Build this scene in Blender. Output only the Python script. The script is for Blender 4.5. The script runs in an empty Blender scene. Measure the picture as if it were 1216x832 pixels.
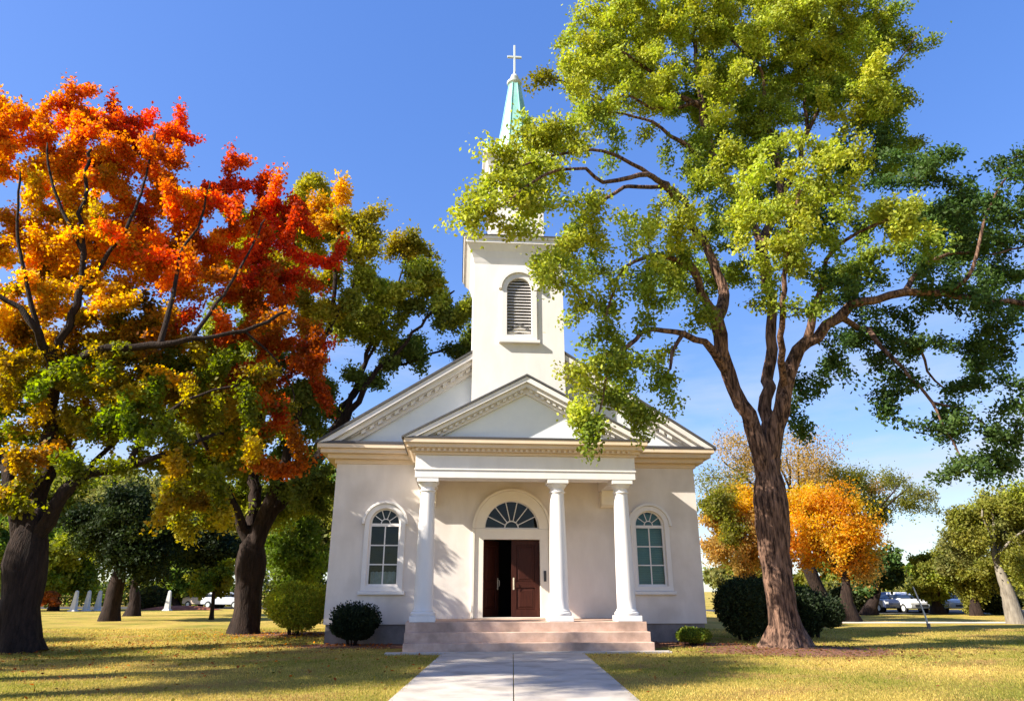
import bpy, bmesh, math, random
import numpy as np
from mathutils import Vector, Matrix
R = math.radians
rng = np.random.default_rng(7); random.seed(7)
scene = bpy.context.scene
COL = scene.collection

# ------------------------------------------------------------------ camera, sky, sun, exposure
PITCH, FPX, EYE = R(19.67), 800.0, 1.5
cam = bpy.data.objects.new('camera', bpy.data.cameras.new('camera')); COL.objects.link(cam)
cam.location = (0, 0, EYE); cam.rotation_euler = (R(90)+PITCH, 0, 0)
cam.data.sensor_fit = 'HORIZONTAL'; cam.data.sensor_width = 36; cam.data.lens = 36*FPX/1216
cam.data.clip_end = 6000; cam.data.clip_start = 0.1
scene.camera = cam
SUN = Vector((-0.90, -0.40, 0.70)).normalized()          # towards the sun
sd = bpy.data.lights.new('sun', 'SUN'); sd.energy = 4.9; sd.angle = R(0.53); sd.color = (1, .93, .80)
so = bpy.data.objects.new('sun', sd); COL.objects.link(so)
so.rotation_euler = (-SUN).to_track_quat('-Z', 'Y').to_euler(); so.location = (-40, -20, 40)
w = bpy.data.worlds.new('World'); scene.world = w; w.use_nodes = True
nt = w.node_tree; nt.nodes.clear()
def N(t, kind, **kw):
    n = t.nodes.new(kind)
    for k, v in kw.items(): setattr(n, k, v)
    return n
def L(t, a, b): t.links.new(a, b)
out = N(nt, 'ShaderNodeOutputWorld'); bg = N(nt, 'ShaderNodeBackground'); bg.inputs[1].default_value = 0.102
sky = N(nt, 'ShaderNodeTexSky'); sky.sky_type = 'NISHITA'; sky.sun_disc = False
sky.sun_elevation = math.asin(SUN.z); sky.sun_rotation = math.atan2(SUN.x, SUN.y)
sky.air_density = 1.0; sky.dust_density = 0.45; sky.ozone_density = 3.5
hs = N(nt, 'ShaderNodeHueSaturation'); hs.inputs['Hue'].default_value = .524; hs.inputs['Saturation'].default_value = 1.8; hs.inputs['Value'].default_value = 2.0
gm = N(nt, 'ShaderNodeGamma'); gm.inputs[1].default_value = .50
L(nt, sky.outputs[0], gm.inputs[0]); L(nt, gm.outputs[0], hs.inputs['Color'])
tc = N(nt, 'ShaderNodeTexCoord')                          # direction: thin clouds low over the horizon
mp = N(nt, 'ShaderNodeMapping'); mp.inputs['Scale'].default_value = (2.2, 2.2, 9.0); mp.inputs['Location'].default_value = (0.9, 2.3, 0.6)
L(nt, tc.outputs['Generated'], mp.inputs[0])
nz = N(nt, 'ShaderNodeTexNoise'); nz.inputs['Scale'].default_value = 1.6; nz.inputs['Detail'].default_value = 7; nz.inputs['Roughness'].default_value = .55
L(nt, mp.outputs[0], nz.inputs['Vector'])
cr = N(nt, 'ShaderNodeMapRange'); cr.inputs['From Min'].default_value = .44; cr.inputs['From Max'].default_value = .72
L(nt, nz.outputs['Fac'], cr.inputs['Value'])
sp = N(nt, 'ShaderNodeSeparateXYZ'); L(nt, tc.outputs['Generated'], sp.inputs[0])
hr = N(nt, 'ShaderNodeMapRange'); hr.inputs['From Min'].default_value = .42; hr.inputs['From Max'].default_value = .12
L(nt, sp.outputs['Z'], hr.inputs['Value'])
mm = N(nt, 'ShaderNodeMath', operation='MULTIPLY'); L(nt, cr.outputs[0], mm.inputs[0]); L(nt, hr.outputs[0], mm.inputs[1])
mx = N(nt, 'ShaderNodeMix', data_type='RGBA'); L(nt, mm.outputs[0], mx.inputs['Factor']); L(nt, hs.outputs[0], mx.inputs['A'])
mx.inputs['B'].default_value = (3.0, 3.25, 3.7, 1)
L(nt, mx.outputs['Result'], bg.inputs[0]); L(nt, bg.outputs[0], out.inputs[0])
vs = scene.view_settings
scene.display_settings.display_device = 'sRGB'
vs.view_transform = 'Standard'; vs.look = 'None'; vs.gamma = 1; vs.use_curve_mapping = False
vs.exposure = 1.36
scene.cycles.max_bounces = 8; scene.cycles.transparent_max_bounces = 8
scene.cycles.use_denoising = True

# ------------------------------------------------------------------ helpers
def P(u, v, Y):
    """a point of the place at depth Y, seen at (u, v) of the photograph"""
    a = (u-608)/FPX; b = (416-v)/FPX
    dy = math.cos(PITCH)-b*math.sin(PITCH); dz = math.sin(PITCH)+b*math.cos(PITCH)
    return np.array((a*Y/dy, Y, EYE+dz*Y/dy))
def G(u, v):
    a = (u-608)/FPX; b = (416-v)/FPX
    dy = math.cos(PITCH)-b*math.sin(PITCH); dz = math.sin(PITCH)+b*math.cos(PITCH)
    t = -EYE/dz
    return np.array((a*t, dy*t, 0.0))
def tag(o, label=None, cat=None, group=None, kind=None):
    if label: o['label'] = label
    if cat: o['category'] = cat
    if group: o['group'] = group
    if kind: o['kind'] = kind
    return o
def empty(name, loc=(0, 0, 0), rz=0):
    o = bpy.data.objects.new(name, None); COL.objects.link(o); o.location = [float(c) for c in loc]; o.rotation_euler = (0, 0, rz)
    o.empty_display_size = .3
    return o
def link(name, me, mat, parent=None):
    o = bpy.data.objects.new(name, me); COL.objects.link(o)
    if mat: me.materials.append(mat)
    if parent: o.parent = parent
    return o
class MB:
    def __init__(s): s.v = []; s.f = []
    def add(s, vs, fs):
        k = len(s.v); s.v += [tuple(p) for p in vs]; s.f += [tuple(i+k for i in f) for f in fs]; return s
    def box(s, x0, x1, y0, y1, z0, z1, M=None):
        vs = [(x, y, z) for z in (z0, z1) for y in (y0, y1) for x in (x0, x1)]
        if M is not None: vs = [M @ Vector(p) for p in vs]
        return s.add(vs, [(0, 2, 3, 1), (4, 5, 7, 6), (0, 1, 5, 4), (2, 6, 7, 3), (0, 4, 6, 2), (1, 3, 7, 5)])
    def prism(s, poly, y0, y1):                       # convex or simple polygon in x-z, extruded along y
        n = len(poly)
        vs = [(x, y0, z) for x, z in poly]+[(x, y1, z) for x, z in poly]
        return s.add(vs, [tuple(range(n)), tuple(range(2*n-1, n-1, -1))]+[(i, (i+n), (i+1) % n+n, (i+1) % n) for i in range(n)])
    def rings(s, rings, cap=True):                    # list of equal length loops
        n = len(rings[0]); vs = [p for r in rings for p in r]; fs = []
        for i in range(len(rings)-1):
            for j in range(n): fs.append((i*n+j, i*n+(j+1) % n, (i+1)*n+(j+1) % n, (i+1)*n+j))
        if cap: fs += [tuple(range(n-1, -1, -1)), tuple(range((len(rings)-1)*n, len(rings)*n))]
        return s.add(vs, fs)
    def lathe(s, prof, c=(0, 0, 0), n=32, rot=0):
        return s.rings([[(c[0]+r*math.cos(rot+2*math.pi*k/n), c[1]+r*math.sin(rot+2*math.pi*k/n), c[2]+z) for k in range(n)] for r, z in prof])
    def square(s, prof, c=(0, 0)):                    # square 'lathe': (half width, z)
        return s.rings([[(c[0]-h, c[1]-h, z), (c[0]+h, c[1]-h, z), (c[0]+h, c[1]+h, z), (c[0]-h, c[1]+h, z)] for h, z in prof])
    def tube(s, pts, r, n=8):
        rs = []
        for i, p in enumerate(pts):
            p = Vector(p); d = (Vector(pts[min(i+1, len(pts)-1)])-Vector(pts[max(i-1, 0)])).normalized()
            a = d.orthogonal().normalized(); b = d.cross(a); rr = r[i] if hasattr(r, '__len__') else r
            rs.append([p+a*rr*math.cos(2*math.pi*k/n)+b*rr*math.sin(2*math.pi*k/n) for k in range(n)])
        return s.rings(rs)
    def build(s, name, mat, parent=None, bevel=0, smooth=False):
        me = bpy.data.meshes.new(name); me.from_pydata([tuple(map(float, p)) for p in s.v], [], s.f); me.update()
        bm = bmesh.new(); bm.from_mesh(me); bmesh.ops.recalc_face_normals(bm, faces=bm.faces); bm.to_mesh(me); bm.free()
        if smooth:
            me.polygons.foreach_set('use_smooth', [True]*len(me.polygons)); me.set_sharp_from_angle(angle=R(35))
        o = link(name, me, mat, parent)
        if bevel:
            b = o.modifiers.new('edge', 'BEVEL'); b.width = bevel; b.segments = 2; b.limit_method = 'ANGLE'; b.angle_limit = R(40)
        return o
def plate(name, outer, holes, y0, y1, mat, parent=None, bevel=0):
    """flat slab in the x-z plane with holes, between y0 and y1"""
    cu = bpy.data.curves.new(name, 'CURVE'); cu.dimensions = '2D'; cu.fill_mode = 'BOTH'; cu.extrude = (y1-y0)/2
    for loop in [outer]+holes:
        sp = cu.splines.new('POLY'); sp.points.add(len(loop)-1)
        for p, q in zip(sp.points, loop): p.co = (q[0], q[1], 0, 1)
        sp.use_cyclic_u = True
    co = bpy.data.objects.new(name, cu); COL.objects.link(co)
    dg = bpy.context.evaluated_depsgraph_get()
    me = bpy.data.meshes.new_from_object(co.evaluated_get(dg))
    bpy.data.objects.remove(co); bpy.data.curves.remove(cu)
    me.materials.clear()
    bm = bmesh.new(); bm.from_mesh(me); bmesh.ops.remove_doubles(bm, verts=bm.verts, dist=1e-4)
    for v in bm.verts: x, y, z = v.co; v.co = (x, (y0+y1)/2+z, y)
    bmesh.ops.recalc_face_normals(bm, faces=bm.faces); bm.to_mesh(me); bm.free()
    o = link(name, me, mat, parent)
    if bevel:
        b = o.modifiers.new('edge', 'BEVEL'); b.width = bevel; b.segments = 2; b.limit_method = 'ANGLE'; b.angle_limit = R(50)
    return o
def arch(cx, hw, z0, zs, n=20, d=0.0):
    """outline of a round-headed opening, grown by d"""
    pts = [(cx-hw-d, z0-d), (cx+hw+d, z0-d)]
    return pts+[(cx+(hw+d)*math.cos(math.pi*k/n), zs+(hw+d)*math.sin(math.pi*k/n)) for k in range(n+1)]

# ------------------------------------------------------------------ materials
def mat(name, col, rough=.7, spec=.3):
    m = bpy.data.materials.new(name); m.use_nodes = True; b = m.node_tree.nodes['Principled BSDF']
    b.inputs['Base Color'].default_value = (*col, 1); b.inputs['Roughness'].default_value = rough
    b.inputs['Specular IOR Level'].default_value = spec
    return m
def noisy(name, c0, c1, scale, rough=.8, bump=0.0, bscale=None, stretch=(1, 1, 1), detail=6, c2=None, s2=.4, dist=.02, spec=.25, lo=.3, hi=.7):
    m = mat(name, c0, rough, spec); t = m.node_tree; b = t.nodes['Principled BSDF']
    tc = N(t, 'ShaderNodeTexCoord'); mp = N(t, 'ShaderNodeMapping'); mp.inputs['Scale'].default_value = stretch; L(t, tc.outputs['Object'], mp.inputs[0])
    n = N(t, 'ShaderNodeTexNoise'); n.inputs['Scale'].default_value = scale; n.inputs['Detail'].default_value = detail; n.inputs['Roughness'].default_value = .65; L(t, mp.outputs[0], n.inputs['Vector'])
    r = N(t, 'ShaderNodeValToRGB'); r.color_ramp.elements[0].position = lo; r.color_ramp.elements[1].position = hi
    r.color_ramp.elements[0].color = (*c0, 1); r.color_ramp.elements[1].color = (*c1, 1); L(t, n.outputs['Fac'], r.inputs[0])
    res = r.outputs[0]
    if c2:
        n2 = N(t, 'ShaderNodeTexNoise'); n2.inputs['Scale'].default_value = s2; n2.inputs['Detail'].default_value = 5; L(t, tc.outputs['Object'], n2.inputs['Vector'])
        r2 = N(t, 'ShaderNodeMapRange'); r2.inputs['From Min'].default_value = .48; r2.inputs['From Max'].default_value = .68; L(t, n2.outputs['Fac'], r2.inputs['Value'])
        x = N(t, 'ShaderNodeMix', data_type='RGBA'); L(t, r2.outputs[0], x.inputs['Factor']); L(t, res, x.inputs['A']); x.inputs['B'].default_value = (*c2, 1); res = x.outputs['Result']
    L(t, res, b.inputs['Base Color'])
    if bump:
        n3 = N(t, 'ShaderNodeTexNoise'); n3.inputs['Scale'].default_value = bscale or scale*4; n3.inputs['Detail'].default_value = 8; L(t, mp.outputs[0], n3.inputs['Vector'])
        bp = N(t, 'ShaderNodeBump'); bp.inputs['Strength'].default_value = bump; bp.inputs['Distance'].default_value = dist; L(t, n3.outputs['Fac'], bp.inputs['Height']); L(t, bp.outputs[0], b.inputs['Normal'])
    return m
def leafmat(name, trans=.45, glow=1.2):
    m = bpy.data.materials.new(name); m.use_nodes = True; t = m.node_tree; t.nodes.clear()
    o = N(t, 'ShaderNodeOutputMaterial'); a = N(t, 'ShaderNodeAttribute', attribute_name='leaf_color')
    d = N(t, 'ShaderNodeBsdfDiffuse'); tr = N(t, 'ShaderNodeBsdfTranslucent'); mx = N(t, 'ShaderNodeMixShader'); mx.inputs[0].default_value = trans
    g = N(t, 'ShaderNodeHueSaturation'); g.inputs['Saturation'].default_value = 1.1; g.inputs['Value'].default_value = glow
    L(t, a.outputs['Color'], d.inputs[0]); L(t, a.outputs['Color'], g.inputs['Color']); L(t, g.outputs[0], tr.inputs[0])
    L(t, d.outputs[0], mx.inputs[1]); L(t, tr.outputs[0], mx.inputs[2])
    gl = N(t, 'ShaderNodeBsdfGlossy'); gl.inputs['Roughness'].default_value = .6; gl.inputs[0].default_value = (1, 1, 1, 1)
    m2 = N(t, 'ShaderNodeMixShader'); m2.inputs[0].default_value = .010
    L(t, mx.outputs[0], m2.inputs[1]); L(t, gl.outputs[0], m2.inputs[2]); L(t, m2.outputs[0], o.inputs[0])
    return m
M = dict(
    stucco=noisy('stucco', (.68, .61, .55), (.76, .69, .63), 1.6, .85, .3, 45, stretch=(1.6, 1.6, .45), c2=(.60, .53, .47), s2=.7, dist=.012),
    trim=noisy('white_paint', (.69, .655, .63), (.77, .735, .71), 1.8, .55, .08, 30, dist=.005, stretch=(1.5, 1.5, .5)),
    soffit=noisy('bounce_tinted_paint', (.66, .51, .36), (.71, .57, .42), 2.0, .65, .06, 30, dist=.005),  # warm bounce light put into the colour of porch ceiling and cornices
    cream=noisy('warm_trim', (.78, .70, .58), (.83, .76, .64), 2.5, .6, .06, 30, dist=.005),
    tymp=noisy('tympanum_paint', (.70, .73, .76), (.76, .79, .81), 2.0, .7, .06, 30, dist=.005),
    found=noisy('foundation', (.17, .15, .14), (.26, .23, .21), 4, .9, .4, 40),
    shingle=noisy('shingle', (.05, .05, .055), (.12, .115, .115), 9, .9, .5, 25, stretch=(1, 1, 4)),
    flash=mat('dark_flashing', (.07, .065, .07), .5),
    brick=noisy('terracotta_step', (.47, .31, .23), (.59, .42, .33), 5, .8, .25, 50, c2=(.31, .215, .165), s2=1.6),
    copper=noisy('verdigris', (.18, .44, .39), (.33, .60, .54), 2.2, .5, .1, 20, stretch=(2, 2, .6), c2=(.45, .66, .60), s2=.9),
    finial=mat('pale_metal', (.55, .58, .55), .35, .5),
    wood=noisy('dark_wood', (.030, .008, .005), (.055, .015, .009), 3, .5, .15, 40, stretch=(6, 6, .7), spec=.15),
    metal=mat('brass_handle', (.55, .48, .36), .3, .6),
    black=mat('black_plastic', (.03, .03, .035), .4, .5),
    louver=noisy('louver_paint', (.50, .47, .46), (.60, .57, .55), 4, .7),
    dark=mat('interior_dark', (.03, .025, .022), .9),
    blind=noisy('teal_blind', (.10, .22, .23), (.15, .28, .28), 1.2, .8),
    curtain=noisy('net_curtain', (.30, .28, .26), (.42, .40, .38), 8, .9),
    bark=noisy('bark', (.022, .011, .008), (.27, .155, .105), 5, .95, 1.0, 9, stretch=(2.4, 2.4, .3), dist=.09, lo=.40, hi=.66),
    darkbark=noisy('dark_bark', (.009, .005, .004), (.042, .026, .020), 5, .95, 1.0, 14, stretch=(2.2, 2.2, .35), dist=.05),
    palebark=noisy('pale_bark', (.12, .10, .08), (.27, .235, .19), 5, .9, .6, 14, stretch=(2, 2, .4), dist=.03),
    leaf=leafmat('leaf'), thin=leafmat('autumn_leaf', .66, 1.4), shade=leafmat('dense_leaf', .25),
    concrete=noisy('concrete', (.40, .35, .30), (.53, .47, .41), 2.5, .85, .3, 80, c2=(.32, .28, .24), s2=1.3, dist=.008),
    mulch=noisy('mulch', (.10, .045, .028), (.26, .12, .07), 14, .95, .8, 30, dist=.05),
    asphalt=noisy('asphalt', (.045, .045, .047), (.07, .07, .07), 20, .9, .3, 90),
    gravelpath=noisy('pale_path', (.46, .42, .36), (.56, .52, .45), 6, .9, .3, 50),
    white=noisy('white_coat', (.50, .49, .46), (.64, .63, .60), 5, .5),
    tyre=mat('tyre', (.015, .015, .016), .85), carglass=mat('car_glass', (.02, .025, .03), .08, .6), lamp=mat('lamp_lens', (.8, .8, .78), .15, .6),
)
def glassmat():
    m = bpy.data.materials.new('window_glass'); m.use_nodes = True; t = m.node_tree; t.nodes.clear()
    o = N(t, 'ShaderNodeOutputMaterial'); tr = N(t, 'ShaderNodeBsdfTransparent'); tr.inputs[0].default_value = (.85, .92, .92, 1)
    gl = N(t, 'ShaderNodeBsdfGlossy'); gl.inputs['Roughness'].default_value = .03
    tc = N(t, 'ShaderNodeTexCoord'); nz = N(t, 'ShaderNodeTexNoise'); nz.inputs['Scale'].default_value = 1.6; L(t, tc.outputs['Object'], nz.inputs['Vector'])
    bp = N(t, 'ShaderNodeBump'); bp.inputs['Strength'].default_value = .25; bp.inputs['Distance'].default_value = .05; L(t, nz.outputs['Fac'], bp.inputs['Height']); L(t, bp.outputs[0], gl.inputs['Normal'])
    fr = N(t, 'ShaderNodeFresnel'); fr.inputs[0].default_value = 1.3
    mx = N(t, 'ShaderNodeMixShader'); L(t, fr.outputs[0], mx.inputs[0]); L(t, tr.outputs[0], mx.inputs[1]); L(t, gl.outputs[0], mx.inputs[2]); L(t, mx.outputs[0], o.inputs[0])
    return m
M['glass'] = glassmat()

# ------------------------------------------------------------------ ground
def lawnmat():
    m = mat('lawn', (.2, .2, .05), .95, .1); t = m.node_tree; b = t.nodes['Principled BSDF']; tc = N(t, 'ShaderNodeTexCoord')
    def nz(s, d=6):
        n = N(t, 'ShaderNodeTexNoise'); n.inputs['Scale'].default_value = s; n.inputs['Detail'].default_value = d; n.inputs['Roughness'].default_value = .6; L(t, tc.outputs['Object'], n.inputs['Vector']); return n.outputs['Fac']
    r = N(t, 'ShaderNodeValToRGB'); e = r.color_ramp.elements; e[0].position = .33; e[0].color = (.20, .21, .035, 1); e[1].position = .66; e[1].color = (.56, .40, .11, 1)
    k = e.new(.5); k.color = (.42, .33, .07, 1); L(t, nz(.32), r.inputs[0])
    r2 = N(t, 'ShaderNodeValToRGB'); e = r2.color_ramp.elements; e[0].position = .3; e[0].color = (.55, .55, .5, 1); e[1].position = .7; e[1].color = (1.15, 1.12, 1.1, 1); L(t, nz(14, 8), r2.inputs[0])
    x = N(t, 'ShaderNodeMix', data_type='RGBA', blend_type='MULTIPLY'); x.inputs['Factor'].default_value = 1; L(t, r.outputs[0], x.inputs['A']); L(t, r2.outputs[0], x.inputs['B']); r3 = N(t, 'ShaderNodeMapRange'); r3.inputs['From Min'].default_value = .52; r3.inputs['From Max'].default_value = .70; L(t, nz(.9, 7), r3.inputs['Value'])
    x2 = N(t, 'ShaderNodeMix', data_type='RGBA'); L(t, r3.outputs[0], x2.inputs['Factor']); L(t, x.outputs['Result'], x2.inputs['A']); x2.inputs['B'].default_value = (.34, .20, .075, 1); L(t, x2.outputs['Result'], b.inputs['Base Color'])
    bp = N(t, 'ShaderNodeBump'); bp.inputs['Strength'].default_value = .8; bp.inputs['Distance'].default_value = .04; L(t, nz(40, 8), bp.inputs['Height']); L(t, bp.outputs[0], b.inputs['Normal'])
    return m
M['lawn'] = lawnmat()
def sheet(name, pts, z, m, label=None):
    mb = MB(); mb.add([(x, y, z) for x, y in pts], [tuple(range(len(pts)))])
    o = mb.build(name, m); tag(o, label, None, None, 'structure'); return o
sheet('lawn', [(-3000, -60), (3000, -60), (3000, 4000), (-3000, 4000)], 0, M['lawn'], 'dry yellow green lawn spreading under the trees')
RZ = R(4.5); CX, CY = .22, 22.4                                    # the church: facade centre and turn
ca, sa = math.cos(RZ), math.sin(RZ)
def W(x, y): return (CX+x*ca-y*sa, CY+x*sa+y*ca)                  # church -> world
def inch(X, Y):
    dx, dy = X-CX, Y-CY; return dx*ca+dy*sa, -dx*sa+dy*ca
# path: slabs with joints
pm = MB(); px0 = -1.78; px1 = 1.84
ys = [18.95, 16.6, 14.2, 11.8, 9.4, 7.0, 4.6, 2.2, -.2, -2.6]
for a, b in zip(ys[:-1], ys[1:]):
    for xa, xb in ((px0, .02), (.035, px1)): pm.box(xa, xb, b+.015, a, -.05, .03)
tag(pm.build('path', M['concrete'], None, .008), 'pale concrete path leading to the front steps', None, None, 'structure')
def blob_sheet(name, cx, cy, rx, ry, z, m, label, seed, kind='structure', hmax=.0):
    r = np.random.default_rng(seed); n = 48; mb = MB(); rings = []
    ph = r.uniform(0, 6.28, 5); am = r.uniform(.02, .07, 5)
    for k, s in enumerate((1.0, .82, .6, .35, .1)):
        rings.append([(cx+rx*s*math.cos(a)*(1+sum(am[i]*math.sin((i+2)*a+ph[i]) for i in range(5))), cy+ry*s*math.sin(a)*(1+sum(am[i]*math.sin((i+2)*a+ph[i]) for i in range(5))), z+hmax*(1-s*s)+r.uniform(0, hmax*.08)) for a in np.linspace(0, 2*math.pi, n, endpoint=False)])
    mb.rings(rings, cap=False); f = len(mb.v)-n; mb.f.append(tuple(range(f, f+n)))
    o = mb.build(name, m, None, 0, True); tag(o, label, None, None, kind); return o
blob_sheet('mulch_bed', *W(-4.6, -.75), 2.3, 1.0, .006, M['mulch'], 'reddish mulch bed under the dark clipped bush left of the steps', 3, hmax=.03)
blob_sheet('mulch_bed', *W(4.9, -1.0), 2.0, 1.15, .006, M['mulch'], 'reddish mulch bed under the small round bush right of the steps', 4, hmax=.03)
blob_sheet('mulch_mound', 7.7, 19.7, 2.7, 1.7, .004, M['mulch'], 'rust coloured mulch mound round the big green tree trunk', 5, hmax=.10)
blob_sheet('mulch_bed', -8.2, 27.0, 2.6, 1.8, .004, M['mulch'], 'leaf strewn earth under the round green bush', 6, hmax=.03)
sheet('road', [(16, 36.5), (300, 34.0), (300, 37.0), (16, 38.2)], .008, M['gravelpath'], 'pale path crossing the lawn at the right')
sheet('parking_lot', [(16, 52), (120, 52), (120, 64), (16, 64)], .008, M['asphalt'], 'asphalt parking strip behind the far right lawn')
sheet('parking_lot', [(-90, 66), (-16, 66), (-16, 76), (-90, 76)], .008, M['asphalt'], 'asphalt parking strip behind the far left lawn')

# ------------------------------------------------------------------ the church
ch = empty('church', (CX, CY, 0), RZ)
tag(ch, 'white stucco church with columned portico, louvred tower and green spire', 'church')
HW, ZE, FL = 5.94, 5.62, .72
WIN = dict(hw=.49, z0=1.66, zs=3.52); WX = (-4.27, 4.30)
DX, DW, DZ0, DZ1, DR, DS = -.23, .91, FL+.03, 3.08, .89, 3.40      # door centre, half width, bottom, top, fan radius, spring
gA, gW, gZ = 10.2, 6.52, 5.98                                       # main gable: apex, half span, eave
sl = (gA-gZ)/gW
wall_out = [(-HW, .56), (HW, .56), (HW, ZE), (-HW, ZE)]
holes = [arch(x, **{'hw': WIN['hw'], 'z0': WIN['z0'], 'zs': WIN['zs']}) for x in WX]
holes.append([(DX-DW, DZ0), (DX+DW, DZ0), (DX+DW, DZ1), (DX-DW, DZ1)])
holes.append([(DX+DR*math.cos(math.pi*k/24), DS+DR*math.sin(math.pi*k/24)) for k in range(25)])
plate('front_wall', wall_out, holes, 0, .3, M['stucco'], ch)
mb = MB(); mb.box(-HW, -HW+.3, .3, 17, .56, ZE).box(HW-.3, HW, .3, 17, .56, ZE).box(-HW+.3, HW-.3, 16.7, 17, .56, ZE); mb.build('side_wall', M['stucco'], ch)
mb = MB(); mb.box(-HW+.06, HW-.06, .06, 16.94, -.2, .56); mb.build('foundation', M['found'], ch)
mb = MB(); mb.box(-HW+.3, HW-.3, .3, 16.7, .565, .70).box(-HW+.3, HW-.3, 5.0, 5.1, .7, 5.3).box(-HW+.3, HW-.3, .3, 16.7, 5.3, 5.4); mb.build('interior_shell', M['dark'], ch)
# main cornice (all round) and gable
mb = MB()
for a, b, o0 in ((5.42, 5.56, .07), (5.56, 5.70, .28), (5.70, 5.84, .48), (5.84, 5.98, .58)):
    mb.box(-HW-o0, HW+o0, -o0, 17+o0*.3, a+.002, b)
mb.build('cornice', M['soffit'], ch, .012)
mb = MB(); mb.prism([(-HW-.60, 5.984), (HW+.60, 5.984), (HW+.2, 6.06), (-HW-.2, 6.06)], -.60, -.02); mb.build('cornice_flashing', M['flash'], ch)
ty = sl*HW
plate('gable_wall', [(-HW, 5.99), (HW, 5.99), (HW, gA-sl*HW-.1), (0, gA-.1), (-HW, gA-sl*HW-.1)], [], 0.0, .25, M['tymp'], ch)
def rake(s, half, zE, zA, y0, y1, t0, t1, off):                    # a raking band: between off..off+t below the roof line
    k = (zA-zE)/half
    top = lambda x: zA-k*abs(x)-t0
    xe = half-off
    return [(0, zA-t0), (0, zA-t1), (s*xe, max(zE, zA-k*xe-t1)), (s*xe, zA-k*xe-t0)]
for s in (-1, 1):
    mb = MB()
    for t0, t1, y0 in ((.0, .20, -.60), (.20, .36, -.44), (.36, .62, -.14)):
        a = rake(s, gW, gZ, gA, 0, 0, t0, t1, 0)
        k = sl; xe = (gA-gZ-t1+.005)/k if t1 > .1 else gW
        poly = [(s*.0, gA-t0), (s*gW if t0 == 0 else s*(gA-gZ-t0)/k, gZ+.005 if t0 == 0 else gZ+.005), (s*xe, gZ+.005), (s*.0, gA-t1)]
        mb.prism(poly, y0, .05)
    mb.build('raking_cornice', M['trim'], ch, .01)
def comb(a0, a1, pitch, tooth, top, strip, drop):
    """outline of one row of dentils hanging from a strip, along a sloping or level top line"""
    up, lo, x = [(a0, top(a0)), (a1, top(a1))], [], a0
    k = int((a1-a0)/pitch)
    for i in range(k):
        x = a0+i*pitch; xs = (x, x+tooth, x+tooth, x+pitch); d = (strip+drop, strip+drop, strip, strip)
        lo += [(q, top(q)-e) for q, e in zip(xs, d)]
    lo.append((a1, top(a1)-strip))
    return lo+up[::-1]
mb = MB()
for s in (-1, 1):
    mb = MB(); pts = comb(.9, gW-1.0, .26, .14, lambda x: gA-.365-sl*x, .03, .10)
    mb.prism([(s*x, z) for x, z in pts], -.30, -.142); mb.build('dentil_moulding', M['trim'], ch)
mb = MB()
for s in (-1, 1):
    for y0, y1 in ((-.64, 17.3),):
        mb.prism([(0, gA+.012), (s*(gW+.06), gZ-.03), (s*(gW+.06), gZ+.06), (0, gA+.10)], y0, y1)
mb.build('roof', M['shingle'], ch)
# windows
for x, kind in zip(WX, ('dark', 'blind')):
    hw, z0, zs = WIN['hw'], WIN['z0'], WIN['zs']
    f = plate('window', arch(x, hw, z0, zs), [arch(x, hw-.06, z0+.06, zs-.04, 16)[0:2]+[(x+hw-.06, zs-.06), (x-hw+.06, zs-.06)], [(x+(hw-.06)*math.cos(math.pi*k/16), zs+.03+(hw-.07)*math.sin(math.pi*k/16)) for k in range(17)]], .10, .17, M['trim'], ch)
    mu = MB(); b = .018
    mu.box(x-b, x+b, .115, .15, z0+.06, zs-.06)
    hgt = zs-.06-z0-.06
    for k in (1, 2): mu.box(x-hw+.06, x+hw-.06, .112, .153, z0+.06+hgt*k/3-b, z0+.06+hgt*k/3+b)
    for a in (36, 72, 108, 144):
        c, s = math.cos(R(a)), math.sin(R(a))
        mu.tube([(x+.14*c, .13, zs+.03+.14*s), (x+(hw-.07)*c, .13, zs+.03+(hw-.08)*s)], .014, 6)
    mu.tube([(x+.14*math.cos(math.pi*k/10), .13, zs+.03+.14*math.sin(math.pi*k/10)) for k in range(11)], .016, 6)
    mu.build('muntin', M['trim'], f)
    plate('pane', arch(x, hw-.03, z0+.03, zs), [], .131, .136, M['glass'], f)
    # raised surround, with a hood over the arch
    plate('surround', arch(x, hw, z0, zs, 20, .15), [arch(x, hw+.002, z0-.001, zs)], -.05, .02, M['trim'], f, .01)
    o1 = [(x+(hw+.235)*math.cos(math.pi*k/20), zs+(hw+.235)*math.sin(math.pi*k/20)) for k in range(21)]
    i1 = [(x+(hw+.153)*math.cos(math.pi*k/20), zs+(hw+.153)*math.sin(math.pi*k/20)) for k in range(20, -1, -1)]
    plate('hood_mould', o1+i1, [], -.11, .02, M['trim'], f, .012)
    sl_ = MB(); sl_.box(x-hw-.22, x+hw+.22, -.12, .02, z0-.25, z0-.153); sl_.build('sill', M['trim'], f, .012)
    if kind == 'blind':
        bl = MB(); zc = z0+.05
        while zc < zs+.42: bl.box(x-hw+.02, x+hw-.02, .36, .372, zc, zc+.052); zc += .055
        bl.build('blind', M['blind'], f)
    else:
        cu = MB(); nn = 24
        for q in (0, 1):
            cu.add([(x-.40+.80*i/nn, .34+.02*math.sin(i*1.6), z0+.03+(.40-.012*math.cos(i*1.6))*q) for i in range(nn+1)], [])
        k0 = 0
        cu.f += [(i, i+1, nn+2+i, nn+1+i) for i in range(nn)]
        cu.build('curtain', M['curtain'], f)
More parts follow.
